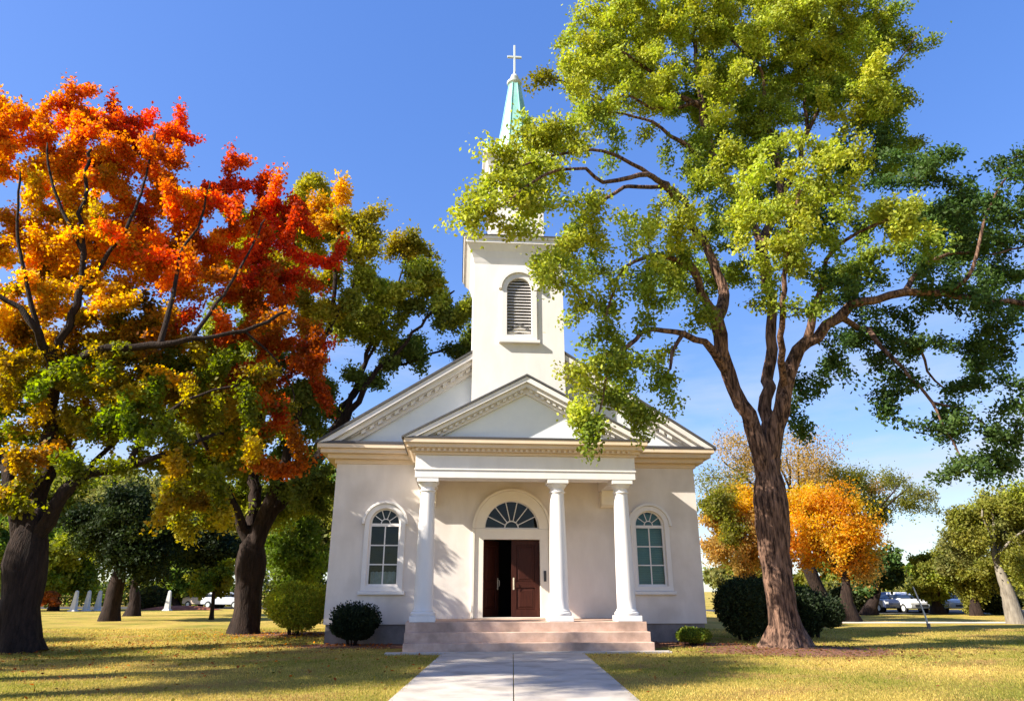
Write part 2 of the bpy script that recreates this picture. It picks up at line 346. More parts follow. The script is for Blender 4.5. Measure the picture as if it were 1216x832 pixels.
# door
sr = plate('door_surround', [(DX-DW-.27, FL+.003), (DX+DW+.27, FL+.003), (DX+DW+.27, DS), (DX-DW-.27, DS)], [[(DX-DW+.01, FL+.03), (DX+DW-.01, FL+.03), (DX+DW-.01, DZ1-.01), (DX-DW+.01, DZ1-.01)]], -.06, .05, M['cream'], ch, .012)
oc = [(DX+(DR+.30)*math.cos(math.pi*k/28), DS+.003+(DR+.30)*math.sin(math.pi*k/28)) for k in range(29)]
ic = [(DX+(DR-.01)*math.cos(math.pi*k/28), DS+.003+(DR-.01)*math.sin(math.pi*k/28)) for k in range(28, -1, -1)]
plate('door_arch', oc+ic, [], -.06, .05, M['cream'], ch, .012)
oc2 = [(DX+(DR+.38)*math.cos(math.pi*k/28), DS+.003+(DR+.38)*math.sin(math.pi*k/28)) for k in range(29)]
ic2 = [(DX+(DR+.303)*math.cos(math.pi*k/28), DS+.003+(DR+.303)*math.sin(math.pi*k/28)) for k in range(28, -1, -1)]
plate('arch_hood', oc2+ic2, [], -.13, .02, M['cream'], ch, .012)
for a_, b_ in ((DX-DW-.36, DX-DW-.273), (DX+DW+.273, DX+DW+.36)):
    jb = MB(); jb.box(a_, b_, -.11, .02, FL+.003, DS-.003); jb.build('door_jamb', M['cream'], ch, .01)
th = MB(); th.box(DX-DW, DX+DW, -.05, .32, FL-.02, FL+.035); th.build('threshold', M['found'], ch)
fan = MB(); fr = DR-.02
for k in range(1, 7):
    a = math.pi*k/7; fan.tube([(DX+.22*math.cos(a), .1, DS+.03+.22*math.sin(a)), (DX+fr*math.cos(a), .1, DS+.03+fr*math.sin(a))], .016, 6)
fan.tube([(DX+.22*math.cos(math.pi*k/14), .1, DS+.03+.22*math.sin(math.pi*k/14)) for k in range(15)], .022, 6)
fan.tube([(DX+fr*math.cos(math.pi*k/24), .1, DS+.02+fr*math.sin(math.pi*k/24)) for k in range(25)], .025, 6)
fan.box(DX-DR+.01, DX+DR-.01, .07, .13, DS, DS+.045)
fl = fan.build('fanlight', M['trim'], ch)
plate('pane', [(DX+fr*math.cos(math.pi*k/24), DS+.01+fr*math.sin(math.pi*k/24)) for k in range(25)], [], .107, .112, M['glass'], fl)
def leaf_door(side):
    """one leaf: local x from hinge to free edge, with two raised panels"""
    wd, hd = DW-.005, DZ1-DZ0-.02
    o = plate('door', [(0, 0), (wd, 0), (wd, hd), (0, hd)], [[(.16, .22), (wd-.16, .22), (wd-.16, .86), (.16, .86)], [(.16, 1.04), (wd-.16, 1.04), (wd-.16, hd-.16), (.16, hd-.16)]], 0, .05, M['wood'], ch, .006)
    for a, b in ((.22, .86), (1.04, hd-.16)):
        pn = MB(); pn.rings([[(x0, y, z0) for x0, z0 in ((.16+i, a+i), (wd-.16-i, a+i), (wd-.16-i, b-i), (.16+i, b-i))] for i, y in ((.0, .035), (.012, .022), (.05, .022), (.09, .008))])
        pn.build('panel', M['wood'], o)
    hb = MB(); hx = wd-.07
    hb.box(hx-.025, hx+.025, -.012, 0, .80, 1.16); hb.tube([(hx, -.01, 1.10), (hx, -.07, 1.08), (hx, -.07, .92), (hx, -.01, .90)], .013, 8)
    hb.build('handle', M['metal'], o, .004)
    return o
d = leaf_door(1); d.location = (DX-DW+.003, .24, DZ0+.005); d.rotation_euler = (0, 0, R(52)); d['label'] = 'left door leaf standing open into the dark'
d = leaf_door(-1); d.location = (DX+DW-.003, .14, DZ0+.005); d.scale = (-1, 1, 1)
ib = MB(); ib.box(DX+DW+.10, DX+DW+.18, -.095, -.06, 1.80, 2.12); ib.box(DX+DW+.115, DX+DW+.165, -.101, -.095, 2.0, 2.09); ib.build('intercom', M['black'], ch, .006)
# portico floor and steps
st = MB(); yF = -2.66
st.box(-3.30, 3.30, yF, 0-.004, -.1, FL)
st.build('portico_floor', M['brick'], ch, .012)
for i, (z, d_) in enumerate(((.48, .33), (.24, .66))):
    s = MB(); s.box(-3.30-.0*i, 3.30, yF-d_, yF-d_+.326, -.1, z); s.build('step', M['brick'], ch, .014)
s = MB(); s.box(-3.72, 3.66, yF-1.0, yF-.664, -.1, .045); s.build('landing_slab', M['concrete'], ch, .01)
# columns
CXS = (-2.86, .93, 2.84); yC = -2.30
for x in CXS:
    c = MB(); prof = [(.262-.062*(t**1.7), FL+.34+t*(4.22-FL-.34)) for t in np.linspace(0, 1, 14)]
    c.lathe([(.285, FL+.30)]+prof+[(.235, 4.24), (.235, 4.27), (.205, 4.28), (.205, 4.36)], (x, yC, 0), 40)
    co = c.build('column', M['trim'], ch, 0, True)
    b = MB(); b.box(x-.35, x+.35, yC-.35, yC+.35, FL+.002, FL+.15); b.build('plinth', M['trim'], co, .012)
    b = MB(); b.lathe([(.33, FL+.152), (.345, FL+.18), (.345, FL+.22), (.32, FL+.25), (.29, FL+.262), (.30, FL+.28), (.285, FL+.30)], (x, yC, 0), 40); b.build('base_moulding', M['trim'], co, 0, True)
    b = MB(); b.lathe([(.215, 4.362), (.25, 4.40), (.285, 4.46), (.29, 4.48)], (x, yC, 0), 40); b.build('echinus', M['trim'], co, 0, True)
    b = MB(); b.box(x-.31, x+.31, yC-.31, yC+.31, 4.483, 4.60); b.build('abacus', M['trim'], co, .01)
# entablature
EH, yE = 3.24, -2.62
def ring_beam(mb, o, z0, z1, back=0.0):
    mb.box(-EH-o, EH+o, yE-o, yE+.62, z0, z1); mb.box(-EH-o, -EH+.60, yE+.62, -back, z0, z1); mb.box(EH-.60, EH+o, yE+.62, -back, z0, z1)
mb = MB(); ring_beam(mb, 0, 4.602, 4.82, .004); ring_beam(mb, .025, 4.822, 4.87, .004); ring_beam(mb, 0, 4.872, 5.26, .004); mb.build('entablature', M['trim'], ch, .008)
mb = MB()
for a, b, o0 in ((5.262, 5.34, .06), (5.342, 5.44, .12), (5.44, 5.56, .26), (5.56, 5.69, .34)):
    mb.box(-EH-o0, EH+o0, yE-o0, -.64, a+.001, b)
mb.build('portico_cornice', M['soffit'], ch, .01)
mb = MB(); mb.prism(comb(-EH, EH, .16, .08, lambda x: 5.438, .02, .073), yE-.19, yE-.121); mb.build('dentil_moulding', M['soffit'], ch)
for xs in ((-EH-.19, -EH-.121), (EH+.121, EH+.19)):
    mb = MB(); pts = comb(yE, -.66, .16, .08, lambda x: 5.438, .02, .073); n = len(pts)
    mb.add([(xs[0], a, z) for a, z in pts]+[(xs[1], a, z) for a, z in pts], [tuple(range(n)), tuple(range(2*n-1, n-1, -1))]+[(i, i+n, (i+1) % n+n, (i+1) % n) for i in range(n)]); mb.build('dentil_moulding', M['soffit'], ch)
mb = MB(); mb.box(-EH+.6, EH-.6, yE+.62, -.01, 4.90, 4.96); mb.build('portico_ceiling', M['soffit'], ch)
# brackets where the side beams meet the wall
for x in (-EH+.30, EH-.30):
    b = MB(); b.rings([[(x-.26, y, z), (x+.26, y, z), (x+.26, -.008, z), (x-.26, -.008, z)] for y, z in ((-.14, 4.08), (-.30, 4.16), (-.34, 4.40), (-.42, 4.598))]); b.build('bracket', M['cream'], ch, .01)
# pediment
pA, pW, pZ = 7.62, 3.60, 5.69; ps = (pA-pZ)/pW
plate('tympanum', [(-3.3, 5.70), (3.3, 5.70), (0, pA-.3)], [], yE+.10, yE+.22, M['tymp'], ch)
mb = MB(); mb.prism([(-pW+.02, 5.694), (pW-.02, 5.694), (pW-.3, 5.74), (-pW+.3, 5.74)], yE-.36, yE+.10); mb.build('pediment_flashing', M['flash'], ch)
for s in (-1, 1):
    mb = MB()
    for t0, t1, y0 in ((.0, .17, yE-.36), (.17, .29, yE-.24), (.29, .46, yE-.03)):
        xa = pW if t0 == 0 else (pA-pZ-t0)/ps; xb = (pA-pZ-t1)/ps
        mb.prism([(0, pA-t0), (s*xa, pZ+.006), (s*xb, pZ+.006), (0, pA-t1)], y0, yE+.15)
    mb.build('pediment_rake', M['trim'], ch, .008)
for s in (-1, 1):
    mb = MB(); mb.prism([(s*x, z) for x, z in comb(.10, pW-.75, .175, .09, lambda x: pA-.293-ps*x, .02, .07)], yE-.14, yE-.032); mb.build('dentil_moulding', M['trim'], ch)
mb = MB()
for s in (-1, 1): mb.prism([(0, pA+.01), (s*(pW+.05), pZ-.018), (s*(pW+.05), pZ+.04), (0, pA+.07)], yE-.40, .1)
mb.build('portico_roof', M['shingle'], ch)
# tower
TW, TY = 1.58, -.66; TC = (0.0-.04, TY+TW)
tx = TC[0]; lv = dict(hw=.46, z0=9.78, zs=11.55)
tower = plate('tower', [(tx-TW, 5.9), (tx+TW, 5.9), (tx+TW, 12.6), (tx-TW, 12.6)], [arch(tx+.02, lv['hw'], lv['z0'], lv['zs'])], TY, TY+.25, M['trim'], ch)
mb = MB(); mb.box(tx-TW, tx-TW+.25, TY+.25, TY+2*TW, 5.9, 12.6).box(tx+TW-.25, tx+TW, TY+.25, TY+2*TW, 5.9, 12.6).box(tx-TW+.25, tx+TW-.25, TY+2*TW-.25, TY+2*TW, 5.9, 12.6); mb.build('tower_side', M['trim'], tower)
mb = MB(); mb.square([(TW-.1, 12.5), (TW, 12.52), (TW+.02, 12.602), (TW+.05, 12.75), (TW+.13, 12.98), (TW+.26, 13.16), (TW+.30, 13.20), (TW+.33, 13.22), (TW+.33, 13.34), (TW+.38, 13.36), (TW+.40, 13.46)], TC); mb.build('tower_cornice', M['trim'], tower)
mb = MB(); mb.square([(TW+.43, 13.463), (TW+.43, 13.50), (1.15, 13.95), (1.0, 14.0)], TC); mb.build('tower_cap', M['shingle'], tower)
f = plate('louver_frame', arch(tx+.02, lv['hw'], lv['z0'], lv['zs'], 20, .16), [arch(tx+.02, lv['hw']-.03, lv['z0']+.03, lv['zs'])], TY-.07, TY+.06, M['trim'], tower, .012)
hx = tx+.02
o1 = [(hx+(lv['hw']+.27)*math.cos(math.pi*k/20), lv['zs']+(lv['hw']+.27)*math.sin(math.pi*k/20)) for k in range(21)]
i1 = [(hx+(lv['hw']+.163)*math.cos(math.pi*k/20), lv['zs']+(lv['hw']+.163)*math.sin(math.pi*k/20)) for k in range(20, -1, -1)]
plate('louver_hood', o1+i1, [], TY-.14, TY+.02, M['trim'], tower, .012)
mb = MB(); mb.box(hx-lv['hw']-.25, hx+lv['hw']+.25, TY-.16, TY+.02, lv['z0']-.27, lv['z0']-.163); mb.build('louver_sill', M['trim'], tower, .012)
mb = MB(); z = lv['z0']+.05
while z < lv['zs']+lv['hw']-.08:
    hw_ = lv['hw']-.03 if z < lv['zs'] else math.sqrt(max(.001, (lv['hw']-.03)**2-(z-lv['zs'])**2))
    mb.add([(hx-hw_, TY+.02, z), (hx+hw_, TY+.02, z), (hx+hw_, TY+.13, z+.10), (hx-hw_, TY+.13, z+.10), (hx-hw_, TY+.02, z+.02), (hx+hw_, TY+.02, z+.02), (hx+hw_, TY+.13, z+.12), (hx-hw_, TY+.13, z+.12)],
           [(0, 1, 5, 4), (4, 5, 6, 7), (0, 3, 2, 1), (3, 7, 6, 2), (0, 4, 7, 3), (1, 2, 6, 5)]); z += .115
mb.build('louver_slats', M['louver'], tower)
mb = MB(); mb.box(hx-.7, hx+.7, TY+.26, TY+.30, 9.5, 12.3); mb.build('louver_backing', M['dark'], tower)
# belfry
belf = MB(); belf.square([(1.02, 13.96), (1.02, 15.3), (1.10, 15.35), (1.10, 15.45), (1.07, 15.5), (1.07, 16.95), (1.12, 17.0), (1.20, 17.3), (1.32, 17.42), (1.32, 17.6), (.6, 17.8)], TC); bo = belf.build('belfry', M['trim'], ch, .01)
for sx in (-1, 1):
    for sy in (-1, 1):
        q = MB(); q.lathe([(.11, 17.58), (.11, 17.70), (.07, 17.76), (.085, 17.86), (.02, 18.14)], (TC[0]+sx*1.16, TC[1]+sy*1.16, 0), 12); q.build('pinnacle', M['copper'], bo, 0, True)
for k in range(4):
    a = k*math.pi/2; q = plate('belfry_vent', arch(0, .36, 15.7, 16.3), [], -.03, .03, M['louver'], bo)
    q.location = (TC[0]+math.sin(a)*1.085, TC[1]-math.cos(a)*1.085, 0); q.rotation_euler = (0, 0, a)
prof = [(.98, 17.62), (.84, 17.95), (.62, 19.3), (.25, 21.8)]
sp_ = MB(); sp_.lathe(prof+[(.20, 21.86)], (*TC, 0), 8, math.pi/8); so_ = sp_.build('spire', M['copper'], ch)
for k in range(8):
    a = math.pi/8+k*math.pi/4; sr_ = MB(); sr_.tube([(TC[0]+r_*math.cos(a), TC[1]+r_*math.sin(a), z_) for r_, z_ in prof], .028, 6); sr_.build('ridge', M['copper'], so_)
fi = MB(); fi.lathe([(.20, 21.82), (.31, 21.9), (.33, 21.98), (.24, 22.06), (.14, 22.14), (.18, 22.24), (.14, 22.36), (.05, 22.46), (.04, 22.6)], (*TC, 0), 20); fi.build('finial', M['finial'], ch, 0, True)
cr_ = MB(); x, y = TC
cr_.box(x-.042, x+.042, y-.042, y+.042, 22.55, 24.0).box(x-.31, x-.042, y-.042, y+.042, 23.32, 23.41).box(x+.042, x+.31, y-.042, y+.042, 23.32, 23.41)
cr_.build('cross', M['finial'], ch, .01)

# ------------------------------------------------------------------ plants
def leaf_mesh(name, c, ldir, nrm, ln, wd, colr, m, parent):
    """kite shaped leaves: centre, axis, normal, length, width, colour per leaf"""
    n = len(c); ldir = ldir/np.linalg.norm(ldir, axis=1, keepdims=True)
    s = np.cross(ldir, nrm); s /= np.linalg.norm(s, axis=1, keepdims=True)+1e-9; nn = np.cross(s, ldir)
    ln = ln[:, None]; wd = wd[:, None]
    v = np.empty((n, 4, 3), np.float32)
    v[:, 0] = c-ldir*ln*.5; v[:, 1] = c+s*wd*.5+ldir*ln*.05+nn*ln*.08; v[:, 2] = c+ldir*ln*.5; v[:, 3] = c-s*wd*.5+ldir*ln*.05+nn*ln*.08
    me = bpy.data.meshes.new(name); me.vertices.add(4*n); me.vertices.foreach_set('co', v.ravel())
    me.loops.add(4*n); me.loops.foreach_set('vertex_index', np.arange(4*n, dtype=np.int32))
    me.polygons.add(n); me.polygons.foreach_set('loop_start', np.arange(0, 4*n, 4, dtype=np.int32))
    me.update(calc_edges=True)
    at = me.attributes.new('leaf_color', 'FLOAT_COLOR', 'POINT')
    cc = np.ones((n, 4, 4), np.float32); cc[:, :, :3] = np.clip(colr, .002, .9)[:, None, :]
    at.data.foreach_set('color', cc.ravel())
    return link(name, me, m, parent)
def unit(r, n):
    a = r.normal(size=(n, 3)); return a/np.linalg.norm(a, axis=1, keepdims=True)
def vary(r, col, n, amp=.15, warm=.06):
    k = np.clip(1+amp*r.normal(size=(n, 1)), .4, 1.9); c = col*k
    c[:, 0] *= 1+warm*r.normal(size=n); return c
class Tree:
    def __init__(s, base, seed):
        s.base = np.array(base, float); s.r = np.random.default_rng(seed)
        s.ld = []; s.pos = []; s.par = []; s.rm = []; s.limb = []; s.ln = []; s.lc = []; s.nl = 0; s.cand = []
    def limb_(s, pts, rad, step=.35, wob=.05, attach=True, minz=0):
        pts = [np.array(p, float) for p in pts]
        if attach:
            A = np.array(s.pos); d = np.linalg.norm(A-pts[0], axis=1); i0 = int(d.argmin())
            if s.limb[i0] == 0:
                for _ in range(2): i0 = s.par[i0] if s.par[i0] >= 0 else i0
                d = np.linalg.norm(A-pts[0], axis=1)
            pts = [A[i0]]+pts[1:] if d[i0] < 1.2 else [A[i0]]+pts
        else: i0 = -1
        n = len(pts); out_p, out_t = [], []
        for i in range(n-1):
            p0, p1, p2, p3 = pts[max(i-1, 0)], pts[i], pts[i+1], pts[min(i+2, n-1)]
            k = max(1, int(np.linalg.norm(p2-p1)/step))
            for j in range(k):
                t = j/k
                q = .5*((2*p1)+(-p0+p2)*t+(2*p0-5*p1+4*p2-p3)*t*t+(-p0+3*p1-3*p2+p3)*t**3)
                out_p.append(q); out_t.append((i+t)/(n-1))
        out_p.append(pts[-1]); out_t.append(1.0)
        lid = s.nl; s.nl += 1; prev = i0; f = (np.array(rad[1])/rad[0])
        for k, (p, t) in enumerate(zip(out_p, out_t)):
            if k == 0 and attach: continue
            if k: p = p+s.r.normal(size=3)*wob*min(1, rad[0]*4)
            s.pos.append(p); s.par.append(prev); s.rm.append(rad[0]*f**(t**.8)); s.limb.append(lid); prev = len(s.pos)-1
            s.cand.append(lid > 0 or t > .85)
        return lid
    def fill(s, tips, cols, r0=.007, step=.3, leafy=.45, up=.12, wob=.05):
        tips = np.array(tips); n = len(tips); left = np.ones(n, bool)
        A = np.array(s.pos); ok = np.array(s.cand); D = np.full(n, 1e9); I = np.zeros(n, int)
        def upd(P_, idx):
            nonlocal D, I
            for a in range(0, n, 400):
                d = np.linalg.norm(tips[a:a+400, None]-P_[None], axis=2); j = d.argmin(1); dm = d[np.arange(len(j)), j]
                b = dm < D[a:a+400]; D[a:a+400][b] = dm[b]; I[a:a+400][b] = idx[j[b]]
        upd(A[ok], np.nonzero(ok)[0])
        for _ in range(n):
            i = int(np.where(left, D, 1e9).argmin()); left[i] = False
            a = I[i]; p = s.pos[a]; t = tips[i]; Ln = np.linalg.norm(t-p)
            d = p-s.pos[s.par[a]] if s.par[a] >= 0 else np.array((0, 0, 1.)); d = d/(np.linalg.norm(d)+1e-6)
            c = p+d*.38*Ln+np.array((0, 0, up*Ln)); k = max(2, int(math.ceil(Ln/step))); prev = a; newp, newi = [], []
            for q in range(1, k+1):
                u = q/k; x = (1-u)**2*p+2*u*(1-u)*c+u*u*t
                if q < k: x = x+s.r.normal(size=3)*wob
                s.pos.append(x); s.par.append(prev); s.rm.append(r0); s.limb.append(s.limb[a]); s.cand.append(True); prev = len(s.pos)-1
                newp.append(x); newi.append(prev)
                if u > leafy or q == k: s.ln.append(x); s.lc.append(cols[i]); s.ld.append((1-u)*(c-p)+u*(t-c)+np.array((0, 0, .12*Ln)))
            upd(np.array(newp), np.array(newi))
    def build(s, root, bark, leafm, n_leaf, ln, sig, seed=0, aspect=.62, upb=.7, along=0, oww=.75, cs=1.5, pw=2.35, sec=None, ell=(1, 1, .75), sides=(22, 8, 4), flare=1.5, cap=None, crown='crown'):
        n = len(s.pos); pos = np.array(s.pos)-s.base; par = np.array(s.par); rm = np.array(s.rm); acc = np.zeros(n); rad = np.zeros(n)
        kids = [[] for _ in range(n)]
        for i in range(n-1, -1, -1):
            rad[i] = max(rm[i], min(acc[i]**(1/pw), (cap or 9)) if acc[i] else 0)
            if par[i] >= 0: acc[par[i]] += rad[i]**pw*.9; kids[par[i]].append(i)
        # the chains
        starts = [i for i in range(n) if par[i] < 0]; chains = []
        stack = [(i, None) for i in starts]
        while stack:
            i, p = stack.pop(); ch_ = [] if p is None else [p]; lid = s.limb[i]
            rr = [] if p is None else [rad[i]*1.12]
            while True:
                ch_.append(i); rr.append(rad[i])
                ks = [k for k in kids[i]]
                same = [k for k in ks if s.limb[k] == lid]
                nx = max(same, key=lambda k: (k == i+1 and rm[k] > .012, rad[k])) if same else None
                for k in ks:
                    if k != nx: stack.append((k, i))
                if nx is None: break
                i = nx
            chains.append((lid, ch_, rr))
        mbs = {}
        for lid, c_, rr in chains:
            V, F = mbs.setdefault(lid, ([], []))
            pts = pos[c_]; rr = np.array(rr); rr[-1] *= .6
            if lid == 0 and len(rr) > 6: rr[-3:] *= (.92, .75, .7)
            m = sides[0] if rr.max() > .2 else sides[1] if rr.max() > .05 else sides[2]
            d = np.gradient(pts, axis=0) if len(pts) > 1 else np.array([[0, 0, 1.]]); d /= np.linalg.norm(d, axis=1, keepdims=True)+1e-9
            a = np.cross(d[0], (0.31, .95, .05)); a /= np.linalg.norm(a)+1e-9; ang = np.linspace(0, 2*math.pi, m, endpoint=False); k0 = len(V)
            ph = s.r.uniform(0, 6.28, 4)
            for q in range(len(pts)):
                a = a-d[q]*a.dot(d[q]); a /= np.linalg.norm(a)+1e-9; b = np.cross(d[q], a)
                ru = np.full(m, rr[q])
                if rr[q] > .1:
                    z = pts[q][2]
                    ru = ru*(1+.06*np.sin(5*ang+ph[0]+z*.7)+.04*np.sin(9*ang+ph[1]-z*1.1)+.035*s.r.normal(size=m))
                if lid == 0 and pts[q][2] < 1.1:
                    h = max(0, 1-pts[q][2]/1.1)
                    ru = ru*(1+h**2.6*(flare-1)*(1+.42*np.sin(5*ang+ph[2])+.2*np.sin(8*ang+ph[3])))
                for j in range(m): V.append(tuple(pts[q]+a*ru[j]*math.cos(ang[j])+b*ru[j]*math.sin(ang[j])))
            for q in range(len(pts)-1):
                for j in range(m): F.append((k0+q*m+j, k0+q*m+(j+1) % m, k0+(q+1)*m+(j+1) % m, k0+(q+1)*m+j))
            F.append(tuple(range(k0+(len(pts)-1)*m, k0+len(pts)*m)))
        for lid in sorted(mbs):
            V, F = mbs[lid]; nm = 'trunk' if lid == 0 else 'limb'
            me = bpy.data.meshes.new(nm); me.from_pydata(V, [], F); me.update(); me.polygons.foreach_set('use_smooth', [True]*len(me.polygons))
            link(nm, me, bark, root)
        if n_leaf:
            r = np.random.default_rng(seed+11); LN = np.array(s.ln)-s.base; LC = np.array(s.lc)
            cell = np.round(LN/cs).astype(int); _, inv = np.unique(cell, axis=0, return_inverse=True); inv = inv.ravel(); cnt = np.bincount(inv)[:, None]
            s.cen = (np.stack([np.bincount(inv, LN[:, q]) for q in range(3)], 1)/cnt)[inv]-np.array((0, 0, .25))
            i = r.integers(0, len(LN), n_leaf); off = r.normal(size=(n_leaf, 3))*sig*np.array(ell); off *= np.minimum(1, 2.3*sig/(np.linalg.norm(off, axis=1, keepdims=True)+1e-9))
            LD = np.array(s.ld); LD /= np.linalg.norm(LD, axis=1, keepdims=True)+1e-9; off += LD[i]*(r.normal(size=(n_leaf, 1))*along+along*.6)
            c = LN[i]+off; col = vary(r, LC[i], n_leaf)
            if sec is not None:
                k = r.random(n_leaf) < sec[1]; col[k] = vary(r, np.array(sec[0])[None].repeat(k.sum(), 0), int(k.sum()))
            d_ = off/ (np.linalg.norm(off, axis=1, keepdims=True)+1e-9)*.7+unit(r, n_leaf); ctr = s.cen[i]; ow = LN[i]+off*1.5-ctr; ow /= np.linalg.norm(ow, axis=1, keepdims=True)+1e-6; nr = unit(r, n_leaf)*.75+np.array((0, 0, upb*.55))+ow*oww
            l_ = ln*r.uniform(.65, 1.3, n_leaf)
            leaf_mesh(crown, c.astype(np.float32), d_, nr, l_, l_*aspect, col, leafm, root)
def blob_tips(r, blobs, Y0, md, dens, tint, grow=1.0):
    """tips spread through ellipsoids given by (u, v, ru, rv, dY, colour key[, depth])"""
    T, C = [], []
    for b in blobs:
        u, v, ru, rv, dY, ck = b[:6]; c = P(u, v, Y0+dY); s = np.linalg.norm(P(u+10, v, Y0+dY)-c)/10
        a = np.array((ru*s, (b[6] if len(b) > 6 else (ru+rv)*.5*s), rv*s)); vol = 4.19*a.prod(); k = max(3, int(dens*vol))
        got = []
        for _ in range(k*6):
            p = c+unit(r, 1)[0]*a*r.random()**.33*grow*r.uniform(.74, 1.28)
            if p[2] < .5: continue
            if all(np.linalg.norm(p-g) > md for g in got): got.append(p)
            if len(got) >= k: break
        for g in got: T.append(g); C.append(tint(ck, r))
    return T, C
exec_seed = 0
def seg(Y0, *pts): return [P(u, v, Y0+d) for u, v, d in pts]

# ---- the big green tree in front of the church
Y0 = 19.86; base = G(935, 772); T = Tree(base, 21)
T.limb_([base+np.array((0, 0, -.15))]+seg(Y0, (932, 740, 0), (925, 690, 0), (919, 640, .05), (915, 595, .05), (911, 555, .05), (906, 528, 0)), (.385, .40), attach=False, wob=.015)
LB = [
 (((906, 540, 0), (897, 520, -.1), (880, 478, -.2), (867, 445, -.3), (857, 415, -.5), (851, 380, -.7), (835, 350, -.9), (822, 320, -1.2), (812, 296, -1.5)), (.30, .10)),
 (((866, 445, -.3), (850, 418, -.8), (835, 406, -1.1), (815, 397, -1.5), (789, 392, -1.9), (763, 395, -2.3), (747, 410, -2.6), (715, 421, -2.9)), (.17, .05)),
 (((810, 397, -1.6), (798, 418, -1.9), (795, 438, -2.1), (780, 455, -2.3)), (.075, .03)),
 (((747, 408, -2.6), (722, 440, -2.9), (716, 470, -3.0), (708, 500, -3.1)), (.05, .02)),
 (((853, 385, -.7), (861, 351, -.3), (848, 312, -.2), (835, 286, -.2), (822, 270, -.3), (813, 238, -.5), (799, 224, -.7), (759, 220, -1.2), (732, 229, -1.6), (695, 252, -2.2)), (.21, .05)),
 (((822, 318, -1.2), (795, 306, -1.8), (770, 305, -2.2), (742, 318, -2.6), (728, 345, -2.9), (720, 380, -3.0)), (.11, .03)),
 (((911, 545, .1), (912, 500, .3), (914, 450, .5), (915, 400, .7), (912, 340, .9), (900, 285, 1.1), (880, 240, 1.2), (853, 209, 1.2), (836, 141, 1.4), (829, 100, 1.5), (826, 50, 1.7), (820, -10, 1.9)), (.29, .07)),
 (((826, 126, 1.4), (802, 111, 1.1), (775, 87, .7), (749, 69, .3), (732, 57, .1), (725, 30, 0)), (.13, .035)),
 (((848, 200, 1.2), (810, 168, .5), (796, 161, .2), (775, 145, -.2), (742, 135, -.8), (701, 136, -1.4), (670, 150, -1.9)), (.12, .03)),
 (((829, 120, 1.4), (800, 128, .8), (772, 128, .3), (749, 114, -.2), (715, 118, -.8), (688, 106, -1.2), (668, 96, -1.6), (650, 91, -1.8)), (.09, .02)),
 (((822, 262, -.2), (790, 222, -1.4), (762, 202, -2), (728, 182, -2.5), (690, 180, -3), (640, 190, -3.5), (600, 205, -4)), (.11, .03)),
 (((800, 224, -.7), (770, 208, -2.4), (749, 210, -3), (718, 217, -3.4), (695, 202, -3.8), (651, 205, -4.2), (610, 235, -4.6), (570, 258, -5)), (.11, .03)),
 (((905, 290, 1.1), (925, 230, 1.6), (920, 168, 1.8), (904, 135, 1.9), (907, 94, 2), (887, 67, 2), (867, 45, 2), (850, 0, 2)), (.19, .04)),
 (((918, 250, 1.4), (945, 200, 1.9), (957, 150, 2.3), (957, 100, 2.6), (985, 60, 2.8), (1010, 25, 3)), (.15, .035)),
 (((950, 175, 2), (988, 108, 2.2), (1020, 100, 2.1), (1060, 80, 2), (1090, 40, 2)), (.09, .025)),
 (((915, 548, 0), (925, 490, -.2), (941, 432, -.4), (957, 407, -.5), (982, 387, -.6), (1010, 362, -.8), (1039, 354, -.9), (1076, 348, -1), (1121, 348, -1.2), (1162, 356, -1.4), (1211, 360, -1.6), (1270, 372, -1.8)), (.29, .07)),
 (((957, 410, -.5), (966, 370, -.9), (974, 342, -1.1), (982, 309, -1.5), (1006, 285, -2), (1039, 268, -2.5), (1075, 255, -3)), (.15, .035)),
 (((1074, 348, -1), (1096, 317, -.4), (1129, 301, 0), (1178, 301, .4), (1225, 290, .8)), (.10, .03)),
 (((1000, 370, -.7), (1020, 388, .1), (1055, 399, .4), (1092, 415, .7), (1100, 440, .9), (1121, 462, 1)), (.12, .03)),
 (((1030, 390, .2), (1047, 411, -.5), (1072, 436, -.8), (1092, 460, -1), (1108, 477, -1.1), (1121, 509, -1.2), (1137, 538, -1.3)), (.10, .025)),
 (((1130, 349, -1.2), (1150, 330, -1.9), (1170, 260, -2.2), (1190, 215, -2.5)), (.09, .03)),
 (((930, 460, -.3), (928, 400, -1.6), (932, 330, -2.7), (940, 270, -3.3), (955, 215, -3.8)), (.14, .04)),
 (((1110, 480, -1.1), (1150, 490, -.9), (1190, 520, -.6)), (.05, .02)),
]
for pts, rad in LB: T.limb_(seg(Y0, *pts), rad, wob=.05)
YG = (.37, .405, .050); MG = (.22, .28, .036); DG = (.065, .115, .026); BG = (.045, .080, .030); OL = (.20, .19, .02)  # sun side yellow green, far side dark: light and shade put into leaf colour
def tint(ck, r): return np.array(ck)*np.clip(1+.15*r.normal(), .6, 1.45)*np.array((1+.04*r.normal(), 1, 1))
